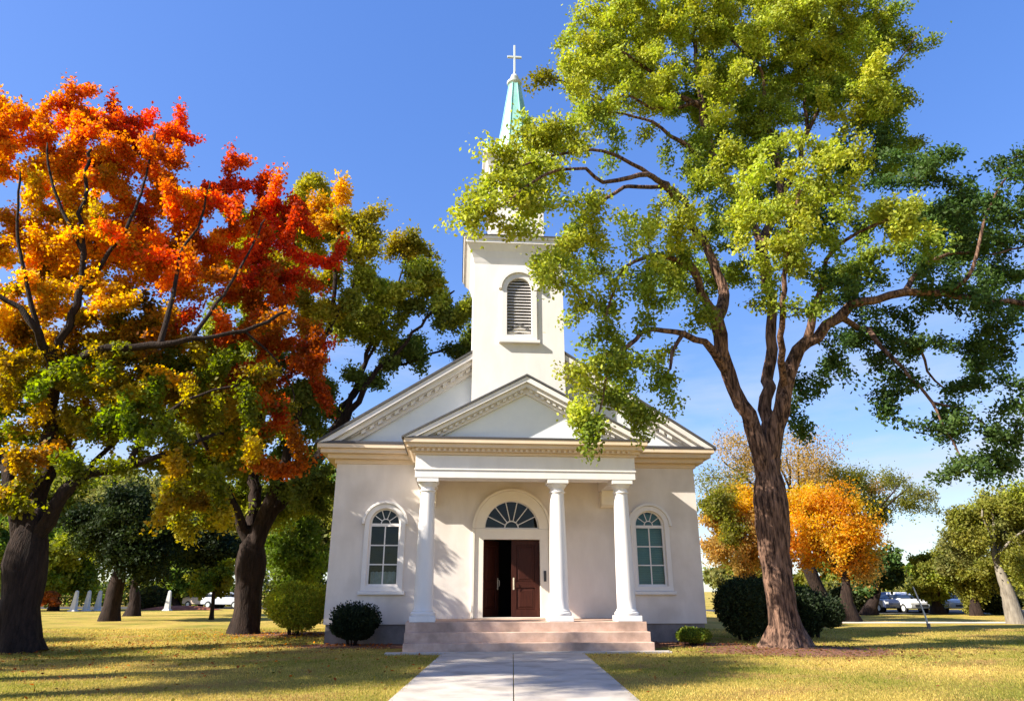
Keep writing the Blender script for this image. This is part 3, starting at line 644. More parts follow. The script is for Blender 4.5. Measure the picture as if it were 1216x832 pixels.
bl = [(700, 40, 34, 36, .2, YG), (760, 22, 52, 34, .5, YG), (828, 28, 52, 38, 1.6, YG), (895, 15, 50, 34, 2.0, YG), (975, 28, 48, 36, 2.6, YG), (1045, 30, 36, 34, 2.2, MG), (1090, 45, 20, 16, 2, MG), (760, -30, 60, 30, .5, YG), (860, -40, 70, 40, 1.8, YG), (970, -35, 60, 40, 2.6, MG),
 (725, 82, 50, 28, 0, YG), (688, 68, 20, 26, -.8, YG), (650, 91, 9, 5, -1.8, OL), (795, 88, 42, 34, .8, YG), (862, 82, 36, 36, 1.9, MG), (948, 66, 46, 38, 2.6, YG), (1015, 82, 46, 38, 2.1, YG), (1065, 100, 26, 30, 2, MG),
 (690, 128, 44, 26, -1.2, YG), (655, 165, 40, 28, -2.2, YG), (622, 192, 36, 28, -3.5, YG), (592, 225, 28, 22, -4.3, YG), (565, 258, 24, 13, -5, YG), (612, 268, 44, 18, -4.4, YG), (660, 240, 34, 26, -3.6, YG), (690, 262, 34, 28, -2.4, YG), (735, 168, 40, 18, -.9, MG), (760, 128, 38, 24, .2, YG),
 (700, 288, 40, 28, -2.4, YG), (756, 282, 38, 28, -1.6, YG), (668, 318, 28, 30, -3.2, YG), (690, 355, 30, 36, -3, YG), (724, 385, 22, 30, -3, MG), (655, 330, 18, 24, -3.2, YG), (735, 345, 32, 24, -2.7, MG), (716, 425, 22, 30, -2.9, MG), (690, 448, 17, 40, -3.1, YG), (692, 485, 16, 22, -3.2, YG), (700, 512, 9, 12, -3.2, MG), (748, 448, 26, 28, -2.4, MG), (742, 485, 20, 20, -2.5, MG), (768, 498, 12, 16, -2.4, MG), (780, 462, 16, 20, -2.2, MG), (772, 362, 36, 26, -2, MG), (800, 325, 40, 28, -1.3, MG), (830, 372, 24, 20, -.9, MG),
 (800, 262, 40, 26, -.5, YG), (846, 180, 30, 26, 1.1, MG), (842, 238, 36, 30, .8, MG), (862, 290, 30, 34, .4, MG), (812, 195, 24, 20, .4, MG),
 (930, 225, 44, 46, -3.4, YG), (968, 175, 36, 34, -3.2, YG), (1000, 215, 42, 40, -3.2, YG), (1040, 248, 40, 32, -3, YG), (1088, 262, 28, 20, -3.2, YG), (950, 290, 36, 32, -3.2, YG), (912, 325, 34, 34, -2.6, YG), (898, 250, 34, 34, -2.2, YG), (945, 345, 30, 34, -2.4, MG), (985, 290, 36, 34, -2.6, MG),
 (1000, 128, 44, 30, 2.2, MG), (1052, 140, 34, 26, 2, MG), (910, 140, 36, 28, 2, MG), (955, 120, 34, 28, 2.5, MG),
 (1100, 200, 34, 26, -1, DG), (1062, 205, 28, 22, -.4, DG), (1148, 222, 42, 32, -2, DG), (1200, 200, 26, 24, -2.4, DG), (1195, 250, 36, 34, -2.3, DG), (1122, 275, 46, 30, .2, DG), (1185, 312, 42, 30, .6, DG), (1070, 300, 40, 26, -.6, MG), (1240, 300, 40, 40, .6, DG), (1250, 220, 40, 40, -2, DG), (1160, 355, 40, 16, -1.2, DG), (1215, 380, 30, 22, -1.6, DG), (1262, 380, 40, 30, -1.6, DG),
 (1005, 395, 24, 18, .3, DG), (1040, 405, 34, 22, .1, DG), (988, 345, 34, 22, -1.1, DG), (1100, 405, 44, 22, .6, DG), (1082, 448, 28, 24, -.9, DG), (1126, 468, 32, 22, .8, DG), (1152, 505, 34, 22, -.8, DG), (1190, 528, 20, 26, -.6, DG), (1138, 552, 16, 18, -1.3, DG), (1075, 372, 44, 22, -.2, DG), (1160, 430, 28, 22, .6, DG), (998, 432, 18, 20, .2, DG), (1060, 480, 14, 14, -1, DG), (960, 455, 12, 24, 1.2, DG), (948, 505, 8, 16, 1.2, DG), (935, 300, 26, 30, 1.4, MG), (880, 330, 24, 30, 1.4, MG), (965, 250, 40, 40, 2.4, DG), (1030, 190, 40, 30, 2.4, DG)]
bl += [(608, 212, 26, 24, -4.2, YG), (598, 188, 18, 14, -4.2, YG), (634, 168, 24, 18, -3.2, YG), (628, 240, 30, 16, -4.2, YG), (645, 205, 26, 22, -3.4, YG), (1150, 395, 34, 22, .4, DG), (1185, 460, 30, 26, -.2, DG), (1205, 490, 22, 24, -.6, DG), (1062, 425, 30, 20, .2, DG), (1110, 505, 26, 18, -1, DG), (1165, 545, 24, 20, -.6, DG), (1195, 415, 30, 24, .6, DG), (1020, 350, 40, 20, .8, DG), (1140, 325, 46, 26, -1.6, DG), (1180, 370, 36, 24, 1.2, DG), (745, 60, 55, 40, 2.2, YG), (800, 120, 45, 30, 2.6, MG), (870, 150, 55, 45, 3.2, MG), (905, 85, 55, 45, 3.4, MG), (885, 215, 50, 45, 3, MG), (820, 320, 45, 40, 2.4, MG), (1040, 185, 46, 34, 3, MG), (1110, 325, 55, 26, 1.8, DG), (1060, 275, 46, 34, 2, MG), (1150, 270, 50, 34, 2, DG), (680, 165, 46, 26, -3.4, YG), (715, 95, 50, 34, 1.4, YG), (690, 300, 40, 30, -1, MG), (770, 420, 34, 22, -1.2, MG), (1010, 60, 50, 40, 3.4, YG), (950, 0, 60, 34, 1, YG), (800, 10, 60, 34, -.2, YG), (1010, 330, 44, 26, .6, MG), (860, 200, 40, 36, -1.6, YG), (800, 290, 40, 30, -2.6, YG), (870, 110, 40, 30, 0, YG), (930, 30, 50, 34, .4, YG), (1010, 110, 44, 34, .6, YG)]
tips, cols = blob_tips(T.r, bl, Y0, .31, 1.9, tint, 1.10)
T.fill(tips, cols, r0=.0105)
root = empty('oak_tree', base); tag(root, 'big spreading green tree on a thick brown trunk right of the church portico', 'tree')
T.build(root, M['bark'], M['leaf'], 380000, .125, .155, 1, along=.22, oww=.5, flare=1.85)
print('oak', len(tips), len(T.pos))

# ---- the red and orange tree at the left
RD = (.56, .056, .014); OR = (.64, .19, .012); YE = (.66, .37, .018); GR = (.15, .19, .018); OG = (.21, .19, .018); RO = (.38, .085, .012)
Y0 = 19.2; base = np.array((-12.75, 19.2, 0)); T = Tree(base, 5)
def back(u, v, d): return d*.6+(1.5 if v < 520 else .8 if v < 570 else 0)+max(0, (u-140)/250*2.6)
T.limb_([base+np.array((0, 0, -.15))]+seg(Y0, (22, 740, 0), (28, 690, 0), (34, 645, 0), (42, 602, 0)), (.49, .43), attach=False, wob=.015)
LB = [
 (((36, 615, 0), (15, 570, -.4), (-10, 520, -.8), (-40, 460, -1.2), (-60, 380, -1.6)), (.24, .06)),
 (((42, 600, 0), (54, 550, .2), (60, 500, .3), (62, 450, .4), (63, 415, .4), (80, 390, .4), (95, 350, .4), (100, 300, .4), (97, 265, .4), (102, 215, .5), (106, 175, .6)), (.30, .05)),
 (((62, 430, .4), (45, 395, -.3), (20, 365, -.8), (-10, 345, -1.2), (-50, 300, -1.5)), (.17, .05)),
 (((45, 400, -.3), (30, 330, -1), (20, 260, -1.3), (25, 205, -1.5)), (.09, .03)),
 (((55, 595, 0), (90, 572, -.6), (130, 556, -1.1), (175, 548, -1.5), (220, 533, -1.9), (262, 512, -2.2)), (.24, .05)),
 (((62, 470, .3), (95, 425, 0), (130, 413, -.3), (190, 410, -.7), (230, 403, -1), (290, 392, -1.3), (340, 370, -1.4)), (.20, .05)),
 (((96, 345, .4), (130, 300, .8), (160, 250, 1.1), (175, 200, 1.3), (185, 160, 1.4)), (.10, .03)),
 (((190, 410, -.7), (205, 350, -.4), (215, 300, -.1), (235, 270, 0), (250, 215, 0)), (.10, .03)),
 (((230, 403, -1), (265, 350, -.6), (295, 300, -.2), (315, 260, 0)), (.08, .025)),
 (((150, 553, -1.3), (185, 500, -2.1), (235, 470, -2.6), (290, 455, -2.9)), (.10, .03)),
 (((100, 300, .4), (75, 250, 0), (60, 210, -.3), (57, 170, -.5)), (.08, .03)),
 (((290, 392, -1.3), (330, 430, -1.4), (350, 470, -1.4)), (.05, .02)),
 (((75, 585, 0), (130, 530, 1.2), (180, 480, 2), (220, 440, 2.6)), (.12, .03)),
]
for pts, rad in LB: T.limb_(seg(Y0, *[(u, v, back(u, v, d)-max(0, min(1, (520-v)/120))*1.5) for u, v, d in pts]), rad)
MIX = {RD: (RD, RD, RD, OR, RO), OR: (OR, OR, OR, YE, RD), YE: (YE, YE, OR, OG, YE), GR: (GR, GR, OG, GR, YE), OG: (OG, GR, OG, YE, RO), RO: (RO, RD, OR, RO, OG)}
def tintm(ck, r): c = MIX[ck]; return tint((np.array(ck)+np.array(c[r.integers(len(c))])+np.array(c[r.integers(len(c))]))/3, r)
bl = [(24, 140, 36, 20, -.8, RD), (85, 132, 38, 26, .2, RD), (55, 130, 30, 20, -.4, RD), (118, 146, 30, 20, .6, RD), (0, 150, 30, 24, -1, RD), (148, 165, 40, 26, 1, RD), (190, 160, 24, 26, 1.3, RD), (214, 185, 30, 24, .8, RD), (256, 208, 32, 28, .2, RD), (300, 238, 36, 30, .1, RD), (344, 266, 34, 28, 0, RD), (374, 300, 22, 28, -.2, RD), (350, 338, 32, 28, -.6, RD), (366, 400, 20, 30, -1.2, RO), (370, 458, 16, 34, -1.5, RO), (318, 385, 32, 24, -1.3, RO), (240, 385, 28, 14, -1.5, RD), (300, 300, 38, 28, -.8, RD), (262, 262, 34, 26, -.9, RD), (330, 500, 32, 28, -1.6, RO), (345, 540, 22, 20, -1.4, RO),
 (18, 180, 40, 34, -1.4, OR), (78, 165, 44, 34, -.7, OR), (130, 208, 42, 34, .4, OR), (182, 212, 34, 34, -.4, OR), (60, 235, 44, 34, -1.1, OR), (220, 258, 38, 32, -1.1, OR), (8, 298, 38, 32, -1.9, OR), (120, 285, 42, 34, -1.0, YE), (182, 300, 42, 34, -1.3, OR), (238, 328, 40, 28, -1.4, OR), (14, 588, 16, 12, -1.4, OG),
 (60, 292, 40, 26, -1.6, YE), (28, 378, 36, 26, -2, OR), (120, 325, 36, 24, -1.7, YE), (150, 355, 34, 26, -1.6, YE), (20, 250, 28, 28, -2, YE), (90, 345, 36, 26, -1.9, OR), (200, 368, 36, 24, -1.8, OG), (40, 425, 40, 20, -2.2, OG),
 (110, 432, 42, 28, -2, GR), (50, 468, 44, 30, -2.2, GR), (160, 450, 42, 32, -1.7, GR), (220, 440, 42, 30, -1.6, OG), (272, 432, 34, 30, -1.9, GR), (120, 500, 46, 32, -2.3, GR), (190, 508, 42, 32, -2.4, GR), (250, 490, 42, 32, -2.6, GR), (40, 532, 42, 24, -2, OG), (100, 552, 42, 22, -1.9, GR), (290, 480, 34, 32, -2.5, OG), (300, 535, 34, 24, -2.2, GR), (230, 555, 40, 24, -2.3, OG), (200, 595, 26, 16, -1.8, OG), (250, 590, 30, 16, -2, OG),
 (4, 500, 30, 30, -1.5, OG), (0, 445, 30, 26, -1.2, OG), (-10, 555, 26, 20, -1, GR), (-50, 200, 45, 45, -1.5, OR), (-55, 300, 45, 45, -1.8, OR), (-30, 120, 30, 30, -1, RD),
 (100, 210, 50, 50, 2, OR), (170, 280, 60, 50, 2.4, OR), (60, 320, 60, 50, 2.2, OR), (240, 300, 50, 40, 2, OR), (140, 400, 60, 40, 2.6, OG), (230, 430, 50, 40, 2.8, OG), (0, 420, 50, 50, 2, OG), (130, 490, 50, 30, 2.4, OG), (300, 350, 40, 40, 1.4, RO), (40, 450, 50, 34, 2.2, GR), (110, 440, 50, 34, 3.0, OG), (80, 520, 46, 28, 2.4, GR), (190, 470, 50, 34, 3.2, GR), (250, 480, 46, 36, 3.4, OG), (200, 545, 44, 26, 2.8, GR), (280, 520, 40, 30, 3.2, GR), (150, 390, 50, 34, 2.8, OG), (320, 450, 34, 40, 1.6, RO), (10, 380, 40, 34, 1.6, OR), (345, 400, 30, 30, .8, RO)]
bl = [(u, v, a, b, back(u, v, d), YE if (k is OR and u < 130 and v > 190) else OR if (k is RD and u < 95 and v > 118) else k) for u, v, a, b, d, k in bl]
tips, cols = blob_tips(T.r, bl, Y0, .31, 1.75, tintm, 1.12)
T.fill(tips, cols, r0=.009, leafy=.35, up=-.10)
root = empty('maple_tree', base); tag(root, 'red and orange autumn tree with a dark trunk at the left edge of the lawn', 'tree')
T.build(root, M['darkbark'], M['thin'], 310000, .125, .125, 2, along=.26, aspect=.75, oww=.15, cs=1.1, ell=(1, 1, 1), flare=1.15)
print('maple', len(tips), len(T.pos))

# ---- the tall green tree between the maple and the church
Y0 = 27.2; base = np.array((-10.0, 27.2, 0)); T = Tree(base, 9)
T.limb_([base+np.array((0, 0, -.15))]+seg(Y0, (294, 725, 0), (296, 690, 0), (299, 655, 0), (301, 630, 0)), (.49, .44), attach=False, wob=.015)
LB = [
 (((301, 635, 0), (318, 615, .1), (341, 590, .3), (365, 560, .5), (388, 530, .7), (408, 497, .9), (418, 470, 1), (430, 440, 1.1), (440, 400, 1.2)), (.36, .09)),
 (((404, 505, .9), (424, 475, .6), (450, 440, .3), (475, 415, 0), (499, 385, -.3), (539, 345, -.6)), (.20, .05)),
 (((372, 552, .6), (413, 479, 2), (431, 458, 2.4), (452, 440, 2.6), (490, 428, 2.8), (530, 415, 3)), (.20, .05)),
 (((300, 640, 0), (303, 590, .6), (306, 530, 1), (318, 450, 1.3), (335, 370, 1.6), (350, 290, 1.8), (358, 235, 1.9)), (.34, .07)),
 (((306, 630, 0), (325, 580, -.6), (345, 520, -1.1), (372, 440, -1.4), (395, 370, -1.6), (400, 300, -1.8), (405, 260, -1.9)), (.30, .06)),
 (((296, 645, 0), (280, 605, -.4), (262, 570, -.8), (240, 520, -1.2), (215, 460, -1.6)), (.28, .07)),
 (((385, 400, -1.5), (415, 350, -2), (428, 300, -2.4)), (.10, .03)),
 (((430, 440, 1.1), (455, 390, 1.6), (475, 330, 2), (485, 300, 2)), (.09, .03)),
]
for pts, rad in LB: T.limb_(seg(Y0, *pts), rad)
MG2, DG2, OL2 = (.27, .30, .035), (.13, .17, .03), (.36, .31, .03)
bl = [(358, 228, 34, 18, 1.8, OL2), (400, 250, 36, 24, -1.8, YE), (430, 272, 20, 22, -2.3, OL2), (405, 300, 36, 30, -1.9, OL2), (410, 345, 34, 28, -1.7, MG2), (375, 300, 30, 40, 1, OL2), (430, 395, 34, 24, .9, MG2), (482, 300, 34, 20, 2, OL2), (518, 328, 28, 20, -.4, OL2), (488, 348, 44, 24, -.2, MG2), (455, 378, 42, 24, .6, MG2), (508, 380, 36, 20, .2, DG2), (540, 365, 26, 26, -.6, MG2), (540, 402, 26, 22, 2.8, DG2), (470, 418, 40, 16, 2.4, DG2), (505, 415, 36, 14, 2.8, DG2), (440, 440, 24, 20, 1, DG2), (440, 330, 14, 14, .8, MG2),
 (350, 560, 42, 32, -.4, DG2), (330, 470, 44, 40, -1.2, DG2), (300, 400, 50, 50, 1.2, MG2), (280, 590, 44, 28, -1.2, MG2), (240, 620, 38, 20, -1.6, OL2), (225, 580, 40, 26, -1.6, MG2), (220, 480, 50, 40, -1.6, MG2), (310, 300, 50, 50, 1.6, OL2), (380, 380, 30, 50, -1.2, OL2), (270, 520, 40, 40, -1, DG2), (380, 480, 14, 24, -.6, DG2), (385, 590, 22, 14, .6, DG2), (270, 470, 50, 40, 1.5, MG2), (330, 540, 44, 34, 2.2, MG2), (250, 560, 44, 30, .8, MG2), (360, 500, 34, 34, 2.4, MG2), (300, 600, 36, 18, 2.0, GR), (345, 610, 30, 18, 1.8, MG2)]
bl = [(u, v, a, b, d+(2.6 if u < 300 else 0), k) for u, v, a, b, d, k in bl]
tips, cols = blob_tips(T.r, bl, Y0, .42, 1.0, tint, 1.08)
T.fill(tips, cols, r0=.010, step=.4)
root = empty('oak_tree', base); tag(root, 'tall olive green tree with dark forked trunk between the red tree and the church', 'tree')
T.build(root, M['darkbark'], M['leaf'], 250000, .16, .20, 3, along=.28, oww=.5, flare=1.25)
print('tree2', len(tips), len(T.pos))

# ---- trees further off
def far_tree(name, label, uv, Yt, crown, cols_, seed, bark='darkbark', leafm='leaf', nl=9000, rtr=.3, ls=.26, ntips=90, lean=None, squash=1.0, group=None, subs=17, trunk_top=None):
    u, v = uv; b = P(u, v, Yt); b[2] = 0; T = Tree(b, seed); r = T.r
    cu, cv, ru, rv = crown; c = P(cu, cv, Yt); s = np.linalg.norm(P(cu+10, cv, Yt)-c)/10
    A = np.array((ru*s, (ru+rv)*.5*s*squash, rv*s))
    top = c-np.array((0, 0, A[2]*.55)) if trunk_top is None else P(*trunk_top, Yt)
    mid = (b+top)/2+np.array((r.normal()*.06, r.normal()*.06, 0))*(top[2]) if lean is None else P(*lean, Yt)
    T.limb_([b-np.array((0, 0, .15)), b+(mid-b)*.5, mid, top], (rtr, rtr*.75), step=.6, attach=False, wob=.03)
    for k in range(6):
        d = unit(r, 1)[0]; d[2] = abs(d[2])*.9+.1; e = c+d*A*.72; m_ = top+(e-top)*.5+np.array((0, 0, .08*np.linalg.norm(e-top)))
        T.limb_([top, m_, e], (rtr*.5, rtr*.12), step=.6, wob=.08)
    tips, cc = [], []
    sc = []
    for k in range(subs):
        d = unit(r, 1)[0]; rad = r.uniform(.45, .95); sc.append((c+d*A*rad, A*r.uniform(.20, .38), cols_[r.integers(len(cols_))]))
    sc.append((c, A*.5, cols_[0]))
    for k in range(ntips):
        p0, a, col = sc[r.integers(len(sc))]; p = p0+unit(r, 1)[0]*a*r.random()**.4
        if p[2] > .35: tips.append(p); cc.append(tint(col, r))
    T.fill(tips, cc, r0=.012*rtr/.3, step=.7, wob=.06)
    root = empty(name, b); tag(root, label, 'tree', group)
    sg = float(np.mean(A))*.11
    T.build(root, M[bark], M[leafm], nl, ls, sg*.75, seed, along=sg*.8, oww=.45, sides=(12, 6, 3), flare=1.25)
    return root
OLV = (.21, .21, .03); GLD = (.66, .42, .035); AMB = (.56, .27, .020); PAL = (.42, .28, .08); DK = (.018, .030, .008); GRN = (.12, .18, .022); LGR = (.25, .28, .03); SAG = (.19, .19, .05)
gl, gr = 'trees across the lawn on the left', 'trees across the lawn on the right'
# left
far_tree('shade_tree', 'dark broad tree with thick flared trunk just right of the red tree trunk', (129, 737), 39.2, (150, 640, 72, 52), [DK, DK, (.03, .045, .01)], 31, nl=50000, rtr=.48, ls=.19, ntips=200, leafm='shade', group=gl)  # shade on the backlit crowns is put into these dark leaf colours
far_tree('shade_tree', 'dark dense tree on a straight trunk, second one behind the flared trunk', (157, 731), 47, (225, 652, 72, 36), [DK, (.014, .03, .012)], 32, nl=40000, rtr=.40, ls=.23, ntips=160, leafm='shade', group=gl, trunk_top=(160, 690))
far_tree('young_tree', 'young slender tree with small yellow green crown in front of the silver car', (251, 733), 41, (255, 688, 30, 20), [LGR, LGR, GRN, OL], 33, nl=7000, rtr=.13, ls=.2, ntips=70, group=gl)
far_tree('lawn_tree', 'light green leafy tree behind the red tree trunk at the far left lawn edge', (64, 724), 60, (75, 660, 60, 46), [GRN, LGR, LGR], 34, nl=20000, rtr=.35, ls=.34, ntips=150, group=gl)
far_tree('lawn_tree', 'light green tree left of the red tree trunk at the picture edge', (-6, 725), 58, (-2, 660, 46, 52), [LGR, OLV, GRN], 35, nl=14000, rtr=.35, ls=.34, ntips=120, group=gl)
far_tree('lawn_tree', 'bright sunlit green tree far behind, between the dark trees and silver car', (212, 722), 70, (205, 692, 34, 22), [LGR, GRN], 36, nl=9000, rtr=.3, ls=.36, ntips=90, group=gl)
far_tree('lawn_tree', 'mid green tree with dark stem between the round bush and the church wall', (347, 742), 36, (352, 632, 48, 66), [GRN, OLV, GRN], 37, nl=44000, rtr=.28, ls=.18, ntips=160, group=gl)
far_tree('rust_tree', 'low rust coloured tree on several dark stems at the far left lawn edge', (57, 726), 58, (60, 709, 16, 9), [(.38, .12, .03), (.30, .10, .03)], 38, nl=3500, rtr=.14, ls=.3, ntips=50, group=gl)
for i, (u, cu, cv, ru, rv, Yt, lab) in enumerate(((20, 20, 640, 70, 60, 84, 'tall hazy green tree of the back row furthest left'), (120, 118, 645, 66, 55, 88, 'tall green tree of the back row above the white markers'), (215, 225, 640, 60, 50, 86, 'tall green tree of the back row above the brown flower strip'), (300, 300, 640, 60, 55, 82, 'tall green tree of the back row behind the forked dark trunk'), (385, 385, 630, 50, 60, 78, 'tall green tree of the back row beside the church wall'))):
    far_tree('row_tree', lab, (u, 716), Yt, (cu, cv-22, ru*1.1, rv*1.45), [GRN, OLV, SAG, LGR][i % 2:i % 2+3], 50+i, nl=26000, rtr=.5, ls=.5, ntips=200, group='back row of trees on the left')
# right
far_tree('amber_tree', 'bright orange tree with dark trunk beside the big green tree trunk', (1010, 737), 38.5, (975, 632, 68, 66), [GLD, GLD, AMB, PAL], 41, nl=42000, rtr=.42, ls=.15, ntips=260, leafm='thin', group=gr, trunk_top=(1005, 690))
far_tree('amber_tree', 'dull orange tree between the church wall and the big green tree trunk', (905, 732), 42, (880, 628, 50, 62), [PAL, GLD, OLV, PAL, (.36, .30, .04)], 42, nl=48000, rtr=.35, ls=.16, ntips=220, leafm='thin', group=gr)
far_tree('bare_tree', 'tall thinly leaved straw coloured tree behind the bright orange tree', (985, 728), 52, (905, 560, 92, 50), [PAL, PAL, OLV], 43, nl=20000, rtr=.45, ls=.15, ntips=300, leafm='thin', group=gr, trunk_top=(950, 650))
far_tree('bare_tree', 'wide flat topped thin tree reaching right above the bright orange tree', (1036, 729), 50, (1045, 592, 62, 38), [OLV, PAL, SAG], 44, nl=17000, rtr=.35, ls=.15, ntips=240, leafm='thin', group=gr, trunk_top=(1020, 650))
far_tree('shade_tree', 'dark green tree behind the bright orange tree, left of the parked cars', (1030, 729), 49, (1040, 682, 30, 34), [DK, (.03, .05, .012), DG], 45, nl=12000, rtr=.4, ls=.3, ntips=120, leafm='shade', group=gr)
far_tree('olive_tree', 'rounded olive green tree standing behind the thin pale post', (1115, 729), 51, (1106, 684, 38, 26), [OLV, LGR, OLV], 46, nl=30000, rtr=.45, ls=.19, ntips=150, group=gr, trunk_top=(1114, 705))
far_tree('olive_tree', 'olive green tree between the rounded tree and the pale leaning trunk', (1160, 730), 48, (1152, 672, 40, 46), [OLV, SAG, LGR], 47, nl=32000, rtr=.35, ls=.19, ntips=160, group=gr)
far_tree('pale_tree', 'olive tree with a pale leaning trunk at the right edge of the lawn', (1209, 741), 35.8, (1190, 628, 46, 58), [SAG, OLV, LGR], 48, bark='palebark', nl=48000, rtr=.34, ls=.14, ntips=220, lean=(1196, 700), group=gr, trunk_top=(1184, 672))
far_tree('pale_tree', 'olive tree cut by the right picture edge beside the pale leaning trunk', (1245, 736), 42, (1240, 640, 50, 66), [OLV, SAG], 49, nl=16000, rtr=.35, ls=.24, ntips=150, group=gr)
for i, (u, cu, cv, ru, rv, Yt, lab) in enumerate(((860, 870, 690, 40, 28, 80, 'low green tree of the back row just right of the church wall'), (1060, 1066, 690, 46, 26, 84, 'low brownish tree of the back row above the white parked cars'), (1150, 1150, 692, 50, 26, 88, 'low green tree of the back row behind the olive trees'), (1225, 1225, 685, 50, 34, 82, 'low green tree of the back row furthest right'), (980, 985, 690, 46, 28, 86, 'low green tree of the back row behind the bright orange tree'))):
    far_tree('row_tree', lab, (u, 716), Yt, (cu, cv, ru, rv), [SAG, OLV, GRN], 70+i, nl=9000, rtr=.4, ls=.5, ntips=90, group='back row of trees on the right')
# trees just outside the view on the left: their shade falls across the lawn and the path
def side_tree(x, y, zc, rx, rz, seed, label, nl=26000):
    b = np.array((x, y, 0.)); T = Tree(b, seed); r = T.r; c = b+np.array((0, 0, zc)); A = np.array((rx, rx, rz)); top = b+np.array((0, 0, zc-rz*.6))
    T.limb_([b-np.array((0, 0, .15)), b+np.array((.1, .05, top[2]*.5)), top], (.4, .32), attach=False, wob=.02)
    tips, cc = [], []
    for k in range(6):
        d = unit(r, 1)[0]; d[2] = abs(d[2])*.8+.1; e = c+d*A*.7; T.limb_([top, (top+e)/2+np.array((0, 0, .3)), e], (.2, .04), wob=.06)
    sc = [(c+unit(r, 1)[0]*A*r.uniform(.4, .8), A*r.uniform(.2, .34)) for _ in range(12)]
    for k in range(150):
        p0, a = sc[r.integers(len(sc))]; tips.append(p0+unit(r, 1)[0]*a*r.random()**.4); cc.append(tint(GRN, r))
    T.fill(tips, cc, r0=.012, step=.5)
    root = empty('lawn_tree', b); tag(root, label, 'tree', 'trees on the near lawn left of the view')
    T.build(root, M['darkbark'], M['leaf'], nl, .15, .30, seed, sides=(12, 6, 3))
side_tree(-18.4, 9.4, 11.2, 5.8, 3.0, 82, 'broad green tree on the near lawn just outside the left edge')
side_tree(-25, 12.2, 9.0, 4.6, 2.8, 83, 'broad green tree further out on the lawn beyond the left edge')
side_tree(-17.2, 13.0, 11.4, 3.9, 2.8, 84, 'green tree on the near lawn outside the left edge, nearest the red tree')
side_tree(-15.2, 8.0, 13.2, 4.3, 2.8, 86, 'tall green tree on the near lawn outside the left edge, nearest the path')
side_tree(-31, 17, 9.0, 4.6, 3.0, 85, 'green tree furthest out on the lawn beyond the left edge')

# ---- bushes
def bush(name, label, c, rad, cols_, nl, ls, seed, leafm='shade', spiky=0.0, stems=9, cut=0.0, group=None, lumps=14, lobes=0):
    r = np.random.default_rng(seed); root = empty(name, (c[0], c[1], 0)); tag(root, label, 'bush', group)
    A = np.array(rad); mb = MB()
    for k in range(stems):
        a = 2*math.pi*k/stems+r.uniform(-.3, .3); e = np.array((math.cos(a)*.55, math.sin(a)*.55, .9+.3*r.random()))*A
        mb.tube([(0.12*math.cos(a)*A[0], .12*math.sin(a)*A[1], -.05), tuple(e*.5*np.array((.8, .8, 1))), tuple(e)], [.03, .022, .008], 6)
    mb.build('stem', M['darkbark'], root, 0, True)
    d = unit(r, nl); lump = unit(r, lumps); w_ = np.max(d@lump.T, axis=1); rr = r.random(nl)**.22*(.80+.24*np.clip((w_-.78)*4.5, -1, 1))
    if cut: rr *= np.where(d[:, 2] < 0, 1-cut*np.abs(d[:, 2]), 1)
    if lobes:
        lb = unit(r, lobes)*np.array((.52, .52, .34)); lb[:, 2] = lb[:, 2]*.8-.05; k_ = r.integers(0, lobes, nl); sz = r.uniform(.42, .66, lobes)
        p = (lb[k_]+d*sz[k_][:, None]*np.array((1, 1, 1.05))*r.random(nl)[:, None]**.25)*A
    else: p = d*A*rr[:, None]
    if spiky: p += d*(r.random(nl)**6)[:, None]*spiky*np.clip(d[:, 2:]+.4, 0, 1)
    p[:, 2] += A[2]*.98; k = p[:, 2] > .02; p = p[k]; d = d[k]; n = len(p)
    col = vary(r, np.array(cols_)[r.integers(0, len(cols_), n)], n, .25, .08)
    l_ = ls*r.uniform(.7, 1.3, n)
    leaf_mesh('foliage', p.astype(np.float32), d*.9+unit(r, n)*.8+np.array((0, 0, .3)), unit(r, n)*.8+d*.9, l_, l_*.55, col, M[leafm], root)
    return root
bush('round_bush', 'large round yellow green bush left of the church corner', P(349, 745, 26.4), (1.30, 1.25, 1.06), [(.34, .38, .04), (.26, .33, .035), (.38, .38, .04)], 46000, .085, 91, 'leaf', lobes=16, spiky=.08)
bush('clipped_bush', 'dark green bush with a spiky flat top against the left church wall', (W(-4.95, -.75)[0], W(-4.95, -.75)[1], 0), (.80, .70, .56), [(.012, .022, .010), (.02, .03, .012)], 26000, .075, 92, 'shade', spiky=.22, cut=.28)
bush('small_bush', 'small round bright green bush right of the front steps', (W(5.0, -1.35)[0], W(5.0, -1.35)[1], 0), (.50, .46, .30), [LGR, (.11, .17, .02)], 15000, .05, 93, 'leaf', lobes=9, spiky=.05)
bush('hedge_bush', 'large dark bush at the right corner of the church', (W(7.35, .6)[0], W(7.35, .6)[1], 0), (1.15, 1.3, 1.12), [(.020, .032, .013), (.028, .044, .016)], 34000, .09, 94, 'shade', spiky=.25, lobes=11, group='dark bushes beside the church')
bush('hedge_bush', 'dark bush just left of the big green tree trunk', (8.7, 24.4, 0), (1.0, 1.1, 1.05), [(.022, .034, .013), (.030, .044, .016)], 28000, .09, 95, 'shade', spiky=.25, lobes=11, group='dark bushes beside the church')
bush('hedge_bush', 'dark bush just right of the big green tree trunk', (10.35, 25.0, 0), (1.1, 1.0, .98), [(.020, .032, .013), (.028, .044, .016)], 28000, .09, 96, 'shade', spiky=.25, lobes=11, group='dark bushes beside the church')
